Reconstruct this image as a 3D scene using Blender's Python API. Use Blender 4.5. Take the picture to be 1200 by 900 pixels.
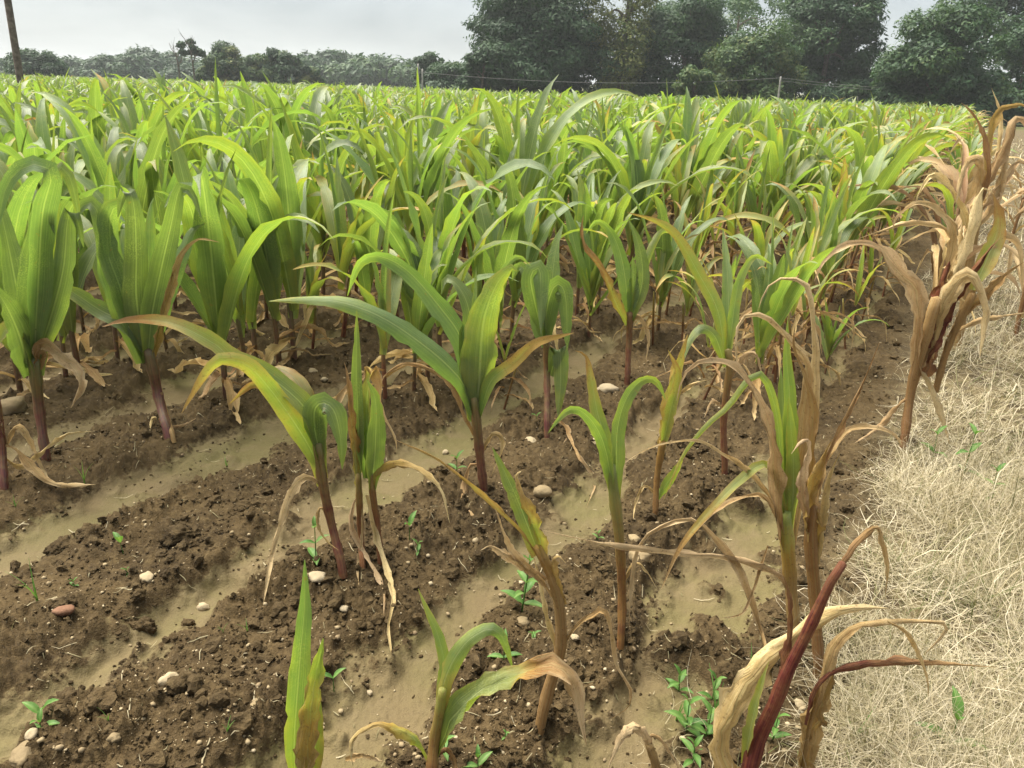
import bpy, math, random
import numpy as np
from mathutils import Matrix, Vector

R = math.radians
for o in list(bpy.data.objects):
    bpy.data.objects.remove(o)
scene = bpy.context.scene
COL = scene.collection
rng = np.random.default_rng(7)
random.seed(7)

# ------------------------------------------------------------------ camera
F, PITCH, ROLL, CH = 867.0, R(21.7), R(1.8), 1.55
fw = np.array((0, math.cos(PITCH), -math.sin(PITCH)))
up0 = np.array((0, math.sin(PITCH), math.cos(PITCH)))
rt0 = np.array((1.0, 0, 0))
rt = math.cos(ROLL) * rt0 + math.sin(ROLL) * up0
up = -math.sin(ROLL) * rt0 + math.cos(ROLL) * up0
EYE = np.array((0, 0, CH))
cam = bpy.data.cameras.new('camera')
cam.sensor_width = 36.0
cam.lens = F / 1200 * 36
cam.clip_start = 0.05
cam.clip_end = 4000
co = bpy.data.objects.new('camera', cam)
COL.objects.link(co)
m = Matrix.Identity(4)
for i in range(3):
    m[i][0], m[i][1], m[i][2], m[i][3] = rt[i], up[i], -fw[i], EYE[i]
co.matrix_world = m
scene.camera = co

# ------------------------------------------------------------------ light
SUN_EL, SUN_AZ = R(62), R(-55)            # azimuth from +Y towards +X
world = bpy.data.worlds.new('World')
scene.world = world
world.use_nodes = True
nt = world.node_tree
nt.nodes.clear()
N = nt.nodes.new
wo = N('ShaderNodeOutputWorld')
sky = N('ShaderNodeTexSky')
sky.sky_type = 'NISHITA'
sky.sun_disc = False
sky.sun_elevation = SUN_EL
sky.sun_rotation = SUN_AZ
sky.dust_density = 3.0
bg1 = N('ShaderNodeBackground'); bg1.inputs['Strength'].default_value = 0.05
nt.links.new(sky.outputs[0], bg1.inputs['Color'])
tc = N('ShaderNodeTexCoord')
mp = N('ShaderNodeMapping'); mp.inputs['Scale'].default_value = (1.0, 1.0, 3.2)
nt.links.new(tc.outputs['Generated'], mp.inputs['Vector'])
no = N('ShaderNodeTexNoise'); no.inputs['Scale'].default_value = 3.4; no.inputs['Detail'].default_value = 7; no.inputs['Roughness'].default_value = 0.55
no.inputs['Distortion'].default_value = 0.6
nt.links.new(mp.outputs[0], no.inputs['Vector'])
cr = N('ShaderNodeValToRGB')
cr.color_ramp.elements[0].position = 0.3; cr.color_ramp.elements[0].color = (0.054, 0.061, 0.065, 1)
cr.color_ramp.elements[1].position = 0.72; cr.color_ramp.elements[1].color = (0.104, 0.111, 0.112, 1)
nt.links.new(no.outputs[0], cr.inputs[0])
bg2 = N('ShaderNodeBackground'); bg2.inputs['Strength'].default_value = 1.0
nt.links.new(cr.outputs[0], bg2.inputs['Color'])
mx = N('ShaderNodeMixShader'); mx.inputs[0].default_value = 0.88
nt.links.new(bg1.outputs[0], mx.inputs[1]); nt.links.new(bg2.outputs[0], mx.inputs[2])
nt.links.new(mx.outputs[0], wo.inputs[0])

sl = bpy.data.lights.new('sun', 'SUN')
sl.energy = 1.5
sl.angle = R(55)
sl.color = (1.0, 0.96, 0.83)
so = bpy.data.objects.new('sun', sl)
COL.objects.link(so)
sd = Vector((math.cos(SUN_EL) * math.sin(SUN_AZ), math.cos(SUN_EL) * math.cos(SUN_AZ), math.sin(SUN_EL)))
so.rotation_euler = sd.to_track_quat('Z', 'Y').to_euler()
so.location = (-6, 10, 20)

vs = scene.view_settings
scene.display_settings.display_device = 'sRGB'
vs.view_transform = 'Standard'
vs.look = 'None'
vs.exposure = 2.88
vs.gamma = 1.0

# ------------------------------------------------------------------ helpers
def ray(x, y):
    return fw + (x - 600) / F * rt + (450 - y) / F * up

def ground_at(x, y, z=0.03):
    d = ray(x, y)
    t = (z - CH) / d[2]
    return EYE + d * t

ROWAZ = R(29.835)
CA, SA = math.cos(ROWAZ), math.sin(ROWAZ)
def to_row(x, y):
    return x * CA - y * SA, x * SA + y * CA          # s across the rows, t along them
def from_row(s, t):
    return s * CA + t * SA, -s * SA + t * CA

def hash2(ix, iy, seed):
    h = (ix.astype(np.int64) * 374761393 + iy.astype(np.int64) * 668265263 + seed * 982451653) & 0x7fffffff
    h = ((h ^ (h >> 13)) * 1274126177) & 0x7fffffff
    return (h ^ (h >> 16)) & 0x7fffffff

def perlin(x, y, seed=0):
    ix, iy = np.floor(x), np.floor(y)
    fx, fy = x - ix, y - iy
    ux, uy = fx * fx * fx * (fx * (fx * 6 - 15) + 10), fy * fy * fy * (fy * (fy * 6 - 15) + 10)
    def g(dx, dy):
        a = hash2(ix + dx, iy + dy, seed) * (2 * math.pi / 0x7fffffff) * 37
        return np.cos(a) * (fx - dx) + np.sin(a) * (fy - dy)
    a, b, c, d = g(0, 0), g(1, 0), g(0, 1), g(1, 1)
    return ((a + (b - a) * ux) + ((c + (d - c) * ux) - (a + (b - a) * ux)) * uy) * 1.4

def sstep(a, b, x):
    t = np.clip((x - a) / (b - a), 0, 1)
    return t * t * (3 - 2 * t)

FURROWS = np.array([-0.40, -1.03, -1.77, -2.52] + [-2.52 - 0.74 * k for k in range(1, 30)])
def soil(x, y, fine=True):
    """height and silt cover of the ground at (x, y)"""
    x = np.asarray(x, float); y = np.asarray(y, float)
    s, t = to_row(x, y)
    s2 = s + 0.045 * perlin(t * 1.1, s * 0.3, 3) + 0.03 * perlin(t * 3.1, s * 2.0, 4)
    df = np.full(s.shape, 9.0)
    for f in FURROWS[:16]:
        df = np.minimum(df, np.abs(s2 - f))
    wv = 0.050 - 0.036 * sstep(-1.75, -1.2, s) + 0.085 * perlin(x * 1.3, y * 1.3, 5) + 0.05 * perlin(x * 4.5, y * 4.5, 6) - 0.045 * sstep(2.6, 4.6, t) * sstep(-0.62, -0.8, s)
    edge = 0.05 * perlin(x * 12, y * 12, 7) + 0.03 * perlin(x * 30, y * 30, 8)
    wv = wv + np.where(s > -0.62, 0.055, 0) * (1 - 1.6 * sstep(2.6, 3.8, t))
    isl = sstep(0.12, 0.5, perlin(x * 2.6, y * 2.6, 21) + 0.35 * perlin(x * 9, y * 9, 22)) * (0.35 + 0.65 * sstep(-1.4, -0.6, s))
    ridge = np.maximum(sstep(wv, wv + 0.15, df + edge * 0.9), 0.85 * isl)
    grass = sstep(-0.22, 0.10, s + 0.09 * perlin(t * 2.0, s, 9) + 0.05 * perlin(t * 7, s * 7, 10) + np.where(t > 6, 0.0, 0.0))
    d = np.hypot(x, y)
    far = sstep(9, 14, d)
    silt = (1 - ridge) * (1 - grass)
    h = 0.068 * ridge * (0.75 + 0.5 * perlin(x * 2.2, y * 2.2, 11))
    if fine:
        r = (0.22 + 0.78 * ridge)
        b1 = np.abs(perlin(x * 8, y * 8, 12)); b2 = np.abs(perlin(x * 19, y * 19, 13)); b3 = np.abs(perlin(x * 44, y * 44, 14)); b4 = perlin(x * 95, y * 95, 15)
        rough = 0.55 + 0.9 * sstep(-0.3, 0.5, perlin(x * 3.3, y * 3.3, 16))
        h = h + ridge * rough * (0.036 * b1 + 0.032 * b2 + 0.026 * b3 + 0.007 * b4)
        h = h + (1 - ridge) * (0.006 * perlin(x * 7, y * 7, 17) + 0.004 * np.abs(perlin(x * 24, y * 24, 18)) + 0.004 * b3 * (perlin(x * 5, y * 5, 23) > -0.05) + 0.002 * b4)
        # stray lumps in the furrows
        h = h + (1 - ridge) * 0.02 * sstep(0.42, 0.75, perlin(x * 11, y * 11, 19)) * (0.5 + b3)
    h = h * (1 - grass) + grass * (0.055 + 0.02 * perlin(x * 3, y * 3, 20))
    h = h * (1 - far * 0.5)
    return h, silt, grass

def hgt(x, y):
    return float(soil(np.array([x]), np.array([y]), True)[0][0])

def mesh_from(name, v, f, uv=None, attrs=None, smooth=True):
    """v Nx3; f a list of Mxk index arrays"""
    if isinstance(f, np.ndarray):
        f = [f]
    me = bpy.data.meshes.new(name)
    v = np.ascontiguousarray(v, np.float32)
    me.vertices.add(len(v)); me.vertices.foreach_set('co', v.ravel())
    loops = np.concatenate([a.ravel() for a in f]).astype(np.int32)
    cnt = np.concatenate([np.full(len(a), a.shape[1], np.int32) for a in f])
    st = np.concatenate([[0], np.cumsum(cnt)[:-1]]).astype(np.int32)
    me.loops.add(len(loops)); me.loops.foreach_set('vertex_index', loops)
    me.polygons.add(len(cnt)); me.polygons.foreach_set('loop_start', st); me.polygons.foreach_set('loop_total', cnt)
    me.polygons.foreach_set('use_smooth', np.full(len(cnt), smooth, bool))
    if uv is not None:
        l = me.uv_layers.new(name='UVMap')
        l.data.foreach_set('uv', np.ascontiguousarray(np.asarray(uv, np.float32)[loops]).ravel())
    for k, a in (attrs or {}).items():
        at = me.attributes.new(k, 'FLOAT', 'POINT')
        at.data.foreach_set('value', np.ascontiguousarray(a, np.float32))
    me.update(calc_edges=True)
    return me

class Acc:
    """collects pieces of geometry for one mesh"""
    def __init__(self):
        self.v, self.q, self.t, self.uv, self.at, self.n = [], [], [], [], {}, 0
    def add(self, v, f, uv=None, **at):
        v = np.asarray(v, float)
        f = np.asarray(f, int)
        (self.q if f.shape[1] == 4 else self.t).append(f + self.n)
        self.v.append(v); self.uv.append(uv if uv is not None else np.zeros((len(v), 2)))
        for k, a in at.items():
            self.at.setdefault(k, []).append(np.broadcast_to(np.asarray(a, float), (len(v),)))
        self.n += len(v)
    def mesh(self, name, mat, smooth=True):
        f = []
        if self.q: f.append(np.concatenate(self.q))
        if self.t: f.append(np.concatenate(self.t))
        me = mesh_from(name, np.concatenate(self.v), f, np.concatenate(self.uv), {k: np.concatenate(a) for k, a in self.at.items()}, smooth)
        if mat: me.materials.append(mat)
        return me

def link(name, data, parent=None, label=None, cat=None, group=None, kind=None):
    o = bpy.data.objects.new(name, data)
    COL.objects.link(o)
    if parent is not None: o.parent = parent
    if label: o['label'] = label
    if cat: o['category'] = cat
    if group: o['group'] = group
    if kind: o['kind'] = kind
    return o

def thing(name, loc, label, cat, group=None, rz=0.0, sc=1.0):
    o = link(name, None, None, label, cat, group)
    o.location = loc; o.rotation_euler = (0, 0, rz); o.scale = (sc, sc, sc)
    o.empty_display_size = 0.1
    return o

def norm(a):
    return a / np.maximum(np.linalg.norm(a, axis=-1, keepdims=True), 1e-9)

def spline(p, n):
    """Catmull-Rom through p, resampled to n points of even spacing"""
    p = np.asarray(p, float)
    if len(p) == 2:
        return p[0] + (p[1] - p[0]) * np.linspace(0, 1, n)[:, None]
    q = np.vstack([2 * p[0] - p[1], p, 2 * p[-1] - p[-2]])
    out = []
    for i in range(1, len(q) - 2):
        a, b, c, d = q[i - 1], q[i], q[i + 1], q[i + 2]
        t = np.linspace(0, 1, 12, endpoint=False)[:, None]
        out.append(0.5 * (2 * b + (c - a) * t + (2 * a - 5 * b + 4 * c - d) * t * t + (3 * b - a - 3 * c + d) * t ** 3))
    out = np.vstack(out + [p[-1:]])
    l = np.concatenate([[0], np.cumsum(np.linalg.norm(np.diff(out[:, :3], axis=0), axis=1))])
    u = np.linspace(0, l[-1], n)
    return np.stack([np.interp(u, l, out[:, k]) for k in range(out.shape[1])], 1)

def grid_faces(nu, nv, wrap=False):
    i = np.arange(nu - 1)[:, None]
    j = np.arange(nv if wrap else nv - 1)[None]
    j2 = (j + 1) % nv
    return np.stack([i * nv + j, i * nv + j2, (i + 1) * nv + j2, (i + 1) * nv + j], -1).reshape(-1, 4)

def tube(p, r, sides=8, **at):
    p = np.asarray(p, float); n = len(p)
    r = np.broadcast_to(np.asarray(r, float), (n,))
    T = norm(np.gradient(p, axis=0))
    ref = np.array((0.13, 0.99, 0.05)) if abs(T[:, 1]).mean() < 0.8 else np.array((1.0, 0, 0))
    A = norm(np.cross(T, ref)); B = np.cross(T, A)
    th = np.linspace(0, 2 * np.pi, sides, endpoint=False)
    v = p[:, None] + r[:, None, None] * (np.cos(th)[None, :, None] * A[:, None] + np.sin(th)[None, :, None] * B[:, None])
    uv = np.stack(np.broadcast_arrays(np.linspace(0, 1, sides)[None, :], np.linspace(0, 1, n)[:, None]), -1).reshape(-1, 2)
    v = v.reshape(-1, 3); f = grid_faces(n, sides, True)
    v = np.vstack([v, p[-1:] + T[-1:] * r[-1] * 0.5]); uv = np.vstack([uv, [[0.5, 1]]])
    k = np.arange(sides); last = (n - 1) * sides
    cap = np.stack([last + k, last + (k + 1) % sides, np.full(sides, len(v) - 1), np.full(sides, len(v) - 1)], 1)
    return v, f, uv, cap[:, :3]

def ribbon(P, L, hw, curl, fold, wave, ph, across=5, k=30.0, flip=1.0):
    """leaf blade: centre line P, sideways directions L, half widths hw; curl = bend across in radians, fold = rise of the edges"""
    n = len(P)
    T = norm(np.gradient(P, axis=0))
    L = norm(L - (L * T).sum(1, keepdims=True) * T)
    Nn = np.cross(L, T) * flip
    v = np.linspace(-1, 1, across)[None]
    c = np.maximum(np.broadcast_to(curl, (n,)), 0.02)[:, None]
    lat = np.sin(v * c) / c
    nor = (1 - np.cos(v * c)) / c + np.abs(v) * np.broadcast_to(fold, (n,))[:, None]
    t = np.linspace(0, 1, n)[:, None]
    w = np.broadcast_to(wave, (n,))[:, None] * v * v * (np.sin(k * t + ph + 1.7 * np.sign(v)) + 0.6 * np.sin(k * 2.3 * t + 2 * ph - np.sign(v)))
    pts = P[:, None] + hw[:, None, None] * (L[:, None] * lat[..., None] + Nn[:, None] * (nor + w)[..., None])
    uv = np.stack(np.broadcast_arrays((v + 1) / 2, t), -1).reshape(-1, 2)
    return pts.reshape(-1, 3), grid_faces(n, across), uv

# ------------------------------------------------------------------ materials
def new_mat(name):
    mt = bpy.data.materials.new(name)
    mt.use_nodes = True
    t = mt.node_tree
    t.nodes.clear()
    return mt, t

class NB:
    """small node-building helper"""
    def __init__(self, t): self.t = t
    def n(self, kind, **inp):
        nd = self.t.nodes.new(kind)
        for k, v in inp.items():
            self.set(nd, k, v)
        return nd
    def set(self, nd, k, v):
        s = nd.inputs[int(k[1:])] if k[0] == '_' and k[1:].isdigit() else nd.inputs[k.replace('_', ' ')]
        if isinstance(v, bpy.types.NodeSocket): self.t.links.new(v, s)
        else: s.default_value = v
    def math(self, op, a, b=0.0, c=0.0, clamp=False):
        nd = self.t.nodes.new('ShaderNodeMath'); nd.operation = op; nd.use_clamp = clamp
        for i, v in enumerate((a, b, c)):
            self.set(nd, '_%d' % i, v)
        return nd.outputs[0]
    def mix(self, f, a, b, mode='MIX'):
        nd = self.t.nodes.new('ShaderNodeMix'); nd.data_type = 'RGBA'; nd.blend_type = mode
        self.set(nd, '_0', f); self.set(nd, '_6', a); self.set(nd, '_7', b)
        return nd.outputs[2]
    def ramp(self, f, stops):
        nd = self.t.nodes.new('ShaderNodeValToRGB')
        e = nd.color_ramp.elements
        while len(e) < len(stops): e.new(0.5)
        for x, (p, c) in zip(e, stops):
            x.position = p; x.color = (*c, 1)
        self.set(nd, '_0', f)
        return nd.outputs[0]
    def attr(self, name):
        nd = self.t.nodes.new('ShaderNodeAttribute'); nd.attribute_name = name
        return nd.outputs['Fac']
    def noise(self, vec, scale, detail=3.0, rough=0.5):
        nd = self.n('ShaderNodeTexNoise', Scale=scale, Detail=detail, Roughness=rough)
        if vec is not None: self.set(nd, 'Vector', vec)
        return nd.outputs['Fac']
    def mapping(self, vec, scale):
        return self.n('ShaderNodeMapping', Vector=vec, Scale=scale).outputs[0]
    def pos(self):
        return self.t.nodes.new('ShaderNodeNewGeometry').outputs['Position']
    def smooth(self, x, a, b):
        nd = self.t.nodes.new('ShaderNodeMapRange'); nd.interpolation_type = 'SMOOTHSTEP'
        self.set(nd, '_0', x); nd.inputs[1].default_value = a; nd.inputs[2].default_value = b
        return nd.outputs[0]

def corn_material():
    mt, t = new_mat('maize_tissue'); b = NB(t)
    uvn = t.nodes.new('ShaderNodeUVMap').outputs[0]
    sep = b.n('ShaderNodeSeparateXYZ', Vector=uvn)
    u, v = sep.outputs[0], sep.outputs[1]
    info = t.nodes.new('ShaderNodeObjectInfo').outputs['Random']
    dry, red = b.attr('dry'), b.attr('red')
    p = b.pos()
    streak = b.noise(b.mapping(uvn, (26, 2.2, 1)), 1.0, 3.0, 0.6)
    blotch = b.noise(p, 34.0, 3.0, 0.6)
    d = b.math('ADD', dry, b.math('MULTIPLY', b.math('SUBTRACT', streak, 0.5), 0.22))
    d = b.math('ADD', d, b.math('MULTIPLY', b.math('SUBTRACT', blotch, 0.5), 0.20), clamp=True)
    col = b.ramp(d, [(0.0, (0.118, 0.172, 0.072)), (0.16, (0.170, 0.232, 0.075)), (0.30, (0.27, 0.30, 0.065)), (0.42, (0.42, 0.33, 0.075)),
                     (0.54, (0.44, 0.25, 0.055)), (0.68, (0.37, 0.215, 0.080)), (0.84, (0.50, 0.325, 0.145)), (1.0, (0.68, 0.505, 0.29))])
    hv = b.n('ShaderNodeHueSaturation', Color=col, Hue=b.math('ADD', 0.487, b.math('MULTIPLY', info, 0.026)),
             Saturation=1.0, Value=b.math('ADD', 0.85, b.math('MULTIPLY', info, 0.3))).outputs[0]
    # parallel veins and the pale midrib
    vein = b.noise(b.mapping(uvn, (60, 0.6, 1)), 1.0, 1.0)
    hv = b.mix(b.math('MULTIPLY', b.smooth(vein, 0.42, 0.7), 0.5), hv, b.mix(0.5, hv, (0.45, 0.48, 0.22, 1)))
    rib = b.math('SUBTRACT', 1.0, b.smooth(b.math('ABSOLUTE', b.math('SUBTRACT', u, 0.5)), 0.012, 0.045))
    rib = b.math('MULTIPLY', rib, b.math('SUBTRACT', 0.85, b.math('MULTIPLY', v, 0.5)))
    green = b.math('SUBTRACT', 1.0, b.smooth(d, 0.3, 0.6))
    hv = b.mix(b.math('MULTIPLY', rib, b.math('ADD', 0.25, b.math('MULTIPLY', green, 0.5))), hv, (0.42, 0.47, 0.22, 1))
    dstr = b.noise(b.mapping(uvn, (16, 1.3, 1)), 1.0, 4.0, 0.7)
    dryf = b.smooth(d, 0.5, 0.75)
    hv = b.mix(b.math('MULTIPLY', b.math('MULTIPLY', b.smooth(dstr, 0.52, 0.7), dryf), 0.6), hv, (0.17, 0.085, 0.035, 1))
    hv = b.mix(b.math('MULTIPLY', b.math('MULTIPLY', b.smooth(dstr, 0.46, 0.3), dryf), 0.55), hv, (0.74, 0.58, 0.40, 1))
    # brown flecks on drying tissue
    fl = b.math('MULTIPLY', b.smooth(b.noise(p, 120.0, 2.0, 0.7), 0.58, 0.72), b.smooth(d, 0.2, 0.5))
    hv = b.mix(b.math('MULTIPLY', fl, 0.5), hv, (0.12, 0.06, 0.03, 1))
    sp = b.math('MULTIPLY', b.smooth(b.noise(p, 75.0, 2.0, 0.5), 0.69, 0.74), 0.55)
    hv = b.mix(sp, hv, (0.30, 0.20, 0.07, 1))
    pale = b.math('MULTIPLY', b.math('MULTIPLY', b.smooth(b.noise(p, 210.0, 1.0), 0.5, 0.62), b.smooth(b.noise(p, 6.0, 2.0), 0.5, 0.7)), 0.4)
    hv = b.mix(b.math('MULTIPLY', pale, green), hv, (0.38, 0.42, 0.16, 1))
    rc = b.mix(b.smooth(b.noise(b.mapping(uvn, (14, 2, 1)), 1.0, 3.0), 0.35, 0.7), (0.080, 0.013, 0.017, 1), (0.205, 0.058, 0.032, 1))
    rr = b.math('MULTIPLY', red, b.math('ADD', 0.55, b.math('MULTIPLY', blotch, 0.8)), clamp=True)
    hv = b.mix(rr, hv, rc)
    rough = b.math('ADD', 0.40, b.math('MULTIPLY', d, 0.32))
    bmp = b.n('ShaderNodeBump', Strength=0.6, Distance=0.004, Height=b.math('ADD', b.math('ADD', b.math('MULTIPLY', vein, 0.8), b.math('MULTIPLY', rib, 0.8)), b.math('MULTIPLY', b.math('ADD', dstr, blotch), b.math('MULTIPLY', dryf, 1.6))))
    pr = b.n('ShaderNodeBsdfPrincipled', Base_Color=hv, Roughness=rough, Normal=bmp.outputs[0])
    b.set(pr, 'Specular_IOR_Level', b.math('SUBTRACT', 0.8, b.math('MULTIPLY', b.smooth(d, 0.3, 0.7), 0.65)))
    tr = b.n('ShaderNodeBsdfTranslucent', Color=b.mix(green, hv, b.mix(1.0, hv, (1.40, 1.62, 0.55, 1), 'MULTIPLY')), Normal=bmp.outputs[0])
    ms = b.n('ShaderNodeMixShader', _0=b.math('MULTIPLY', b.math('SUBTRACT', 0.46, b.math('MULTIPLY', d, 0.20)), b.math('SUBTRACT', 1.0, b.math('MULTIPLY', rr, 0.85))),
             _1=pr.outputs[0], _2=tr.outputs[0])
    b.n('ShaderNodeOutputMaterial', Surface=ms.outputs[0])
    return mt

def soil_material(crumb=False):
    mt, t = new_mat('soil_crumb' if crumb else 'field_soil'); b = NB(t)
    p = b.pos()
    n1, n2, n3 = b.noise(p, 3.5, 4.0, 0.6), b.noise(p, 38.0, 4.0, 0.65), b.noise(p, 160.0, 3.0, 0.7)
    dark = b.mix(b.smooth(n1, 0.3, 0.7), (0.043, 0.0275, 0.012, 1), (0.088, 0.058, 0.026, 1))
    dark = b.mix(b.math('MULTIPLY', b.smooth(n2, 0.42, 0.75), 0.6), dark, (0.16, 0.11, 0.052, 1))
    dark = b.mix(b.math('MULTIPLY', b.smooth(n3, 0.55, 0.8), 0.35), dark, (0.24, 0.175, 0.095, 1))
    h = b.math('ADD', b.math('MULTIPLY', n2, 0.6), b.math('MULTIPLY', n3, 0.4))
    if not crumb:
        silt, grass, far = b.attr('silt'), b.attr('grass'), b.attr('far')
        sc = b.mix(b.smooth(b.noise(p, 2.2, 3.0), 0.35, 0.68), (0.150, 0.109, 0.054, 1), (0.132, 0.111, 0.043, 1))
        sc = b.mix(b.math('MULTIPLY', b.smooth(b.noise(p, 9.0, 4.0, 0.6), 0.45, 0.7), 0.6), sc, (0.170, 0.126, 0.066, 1))
        sc = b.mix(b.math('MULTIPLY', b.smooth(b.noise(p, 420.0, 2.0), 0.5, 0.66), 0.4), sc, (0.09, 0.062, 0.03, 1))
        sc = b.mix(b.math('MULTIPLY', b.smooth(n3, 0.52, 0.68), 0.5), sc, (0.10, 0.07, 0.038, 1))
        sm = b.smooth(b.math('ADD', silt, b.math('MULTIPLY', b.math('SUBTRACT', n2, 0.5), 1.2)), 0.36, 0.74)
        c = b.mix(sm, dark, sc)
        gc = b.mix(b.smooth(b.noise(p, 12.0, 4.0), 0.35, 0.65), (0.07, 0.05, 0.027, 1), (0.17, 0.13, 0.07, 1))
        c = b.mix(grass, c, gc)
        fc = b.mix(b.smooth(b.noise(p, 0.15, 3.0), 0.35, 0.65), (0.10, 0.13, 0.035, 1), (0.17, 0.16, 0.06, 1))
        c = b.mix(far, c, fc)
        rough = b.math('SUBTRACT', 0.95, b.math('MULTIPLY', sm, 0.2))
        st = b.math('SUBTRACT', 1.0, b.math('MULTIPLY', sm, 0.45))
    else:
        c, rough, st = dark, 0.9, 1.0
    bmp = b.n('ShaderNodeBump', Strength=st, Distance=0.02, Height=h)
    pr = b.n('ShaderNodeBsdfPrincipled', Base_Color=c, Roughness=rough, Normal=bmp.outputs[0])
    pr.inputs['Specular IOR Level'].default_value = 0.2
    b.n('ShaderNodeOutputMaterial', Surface=pr.outputs[0])
    return mt

def simple_mat(name, stops, scale=20.0, rough=0.8, attr=None, trans=0.0, bump=0.3, spec=0.3, tmul=(1.5, 1.6, 0.8, 1)):
    """colour ramp driven by noise, or by a per-vertex pigment attribute plus noise"""
    mt, t = new_mat(name); b = NB(t)
    p = b.pos()
    nz = b.noise(p, scale, 4.0, 0.6)
    f = b.smooth(nz, 0.3, 0.7)
    if attr:
        f = b.math('ADD', b.attr(attr), b.math('MULTIPLY', b.math('SUBTRACT', nz, 0.5), 0.35), clamp=True)
    c = b.ramp(f, stops)
    bmp = b.n('ShaderNodeBump', Strength=bump, Distance=0.01, Height=nz)
    pr = b.n('ShaderNodeBsdfPrincipled', Base_Color=c, Roughness=rough, Normal=bmp.outputs[0])
    pr.inputs['Specular IOR Level'].default_value = spec
    out = pr.outputs[0]
    if trans:
        tr = b.n('ShaderNodeBsdfTranslucent', Color=b.mix(1.0, c, tmul, 'MULTIPLY'))
        out = b.n('ShaderNodeMixShader', _0=trans, _1=out, _2=tr.outputs[0]).outputs[0]
    b.n('ShaderNodeOutputMaterial', Surface=out)
    return mt

M_CORN = corn_material()
M_SOIL = soil_material()
M_CRUMB = soil_material(True)
M_PEB = simple_mat('pale_pebble', [(0.0, (0.20, 0.14, 0.08)), (0.5, (0.31, 0.235, 0.135)), (1.0, (0.47, 0.38, 0.25))], 60, 0.85, 'tone')
M_STONE = simple_mat('stone', [(0.0, (0.19, 0.095, 0.055)), (0.3, (0.18, 0.13, 0.07)), (0.6, (0.27, 0.20, 0.11)), (1.0, (0.40, 0.32, 0.21))], 45, 0.85, 'tone', bump=0.6)
M_GRASS = simple_mat('dry_straw', [(0.0, (0.10, 0.12, 0.035)), (0.2, (0.20, 0.17, 0.085)), (0.55, (0.40, 0.335, 0.215)), (1.0, (0.64, 0.56, 0.42))], 30, 0.7, 'tone', trans=0.2, tmul=(1.2, 1.2, 0.9, 1))
M_WEED = simple_mat('weed_leaf', [(0.0, (0.055, 0.13, 0.03)), (0.6, (0.11, 0.22, 0.05)), (1.0, (0.22, 0.32, 0.10))], 60, 0.5, 'tone', trans=0.3)
M_CROWN = simple_mat('tree_leaves', [(0.0, (0.017, 0.046, 0.019)), (0.4, (0.033, 0.078, 0.026)), (0.7, (0.072, 0.122, 0.034)), (1.0, (0.165, 0.175, 0.050))], 0.8, 0.6, 'tone', trans=0.2, bump=0)
M_BARK = simple_mat('bark', [(0.0, (0.06, 0.045, 0.035)), (1.0, (0.16, 0.13, 0.10))], 9, 0.9)
M_POLE = simple_mat('weathered_wood', [(0.0, (0.10, 0.075, 0.06)), (1.0, (0.22, 0.18, 0.145))], 7, 0.85)
M_POST = simple_mat('grey_concrete', [(0.0, (0.26, 0.25, 0.23)), (1.0, (0.42, 0.40, 0.37))], 5, 0.85)
M_WIRE = simple_mat('wire', [(0.0, (0.14, 0.14, 0.135)), (1.0, (0.22, 0.22, 0.21))], 5, 0.5)

# ------------------------------------------------------------------ ground
def build_ground():
    a1 = np.linspace(R(-56), R(56), 640)
    a2 = np.linspace(R(56), R(304), 60)[1:-1]
    ang = np.concatenate([a1, a2])
    r = np.concatenate([[0.06, 0.3, 0.6], np.exp(np.linspace(math.log(0.8), math.log(13), 510)), np.exp(np.linspace(math.log(13), math.log(1800), 46))[1:]])
    X = r[:, None] * np.sin(ang)[None]; Y = r[:, None] * np.cos(ang)[None]
    x, y = X.ravel(), Y.ravel()
    h, silt, grass = soil(x, y)
    d = np.hypot(x, y)
    s, t = to_row(x, y)
    far = sstep(58, 70, d)
    h = np.where(d > 40, h * 0.4, h)
    # the land rises a little behind the far trees
    h = h + 0.012 * np.maximum(d - 120, 0) * sstep(-1.0, 0.2, np.arctan2(-x, y))
    silt = silt * (1 - sstep(12, 20, d) * 0.6)
    v = np.stack([x, y, h], 1)
    f = grid_faces(len(r), len(ang), True)
    me = mesh_from('field_soil', v, f, None, {'silt': silt, 'grass': grass, 'far': far})
    me.materials.append(M_SOIL)
    link('field_soil', me, kind='structure')
build_ground()

ICO_V = None
def ico(sub):
    import bmesh
    bm = bmesh.new()
    bmesh.ops.create_icosphere(bm, subdivisions=sub, radius=1)
    v = np.array([q.co[:] for q in bm.verts]); f = np.array([[w.index for w in q.verts] for q in bm.faces])
    bm.free()
    return v, f
ICO1, ICO2, ICO3, ICO4 = ico(1), ico(2), ico(3), ico(4)

def lump(base, rad, squash=0.7, rough=0.25):
    v, f = base
    sh = rng.normal(size=(4, 3)); sh = norm(sh)
    k = 1 + rough * sum(np.sin(2.2 * (v @ a) * (i + 1) + rng.uniform(0, 6)) / (i + 1) for i, a in enumerate(sh)) * 0.6
    k = k + rng.normal(0, rough * (0.30 if len(v) < 100 else 0.12), len(v))
    a = rng.uniform(0, 6.28)
    v = v * k[:, None] * np.array((1, rng.uniform(0.65, 1), squash)) * rad
    return v @ np.array([[math.cos(a), math.sin(a), 0], [-math.sin(a), math.cos(a), 0], [0, 0, 1]]), f

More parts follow.
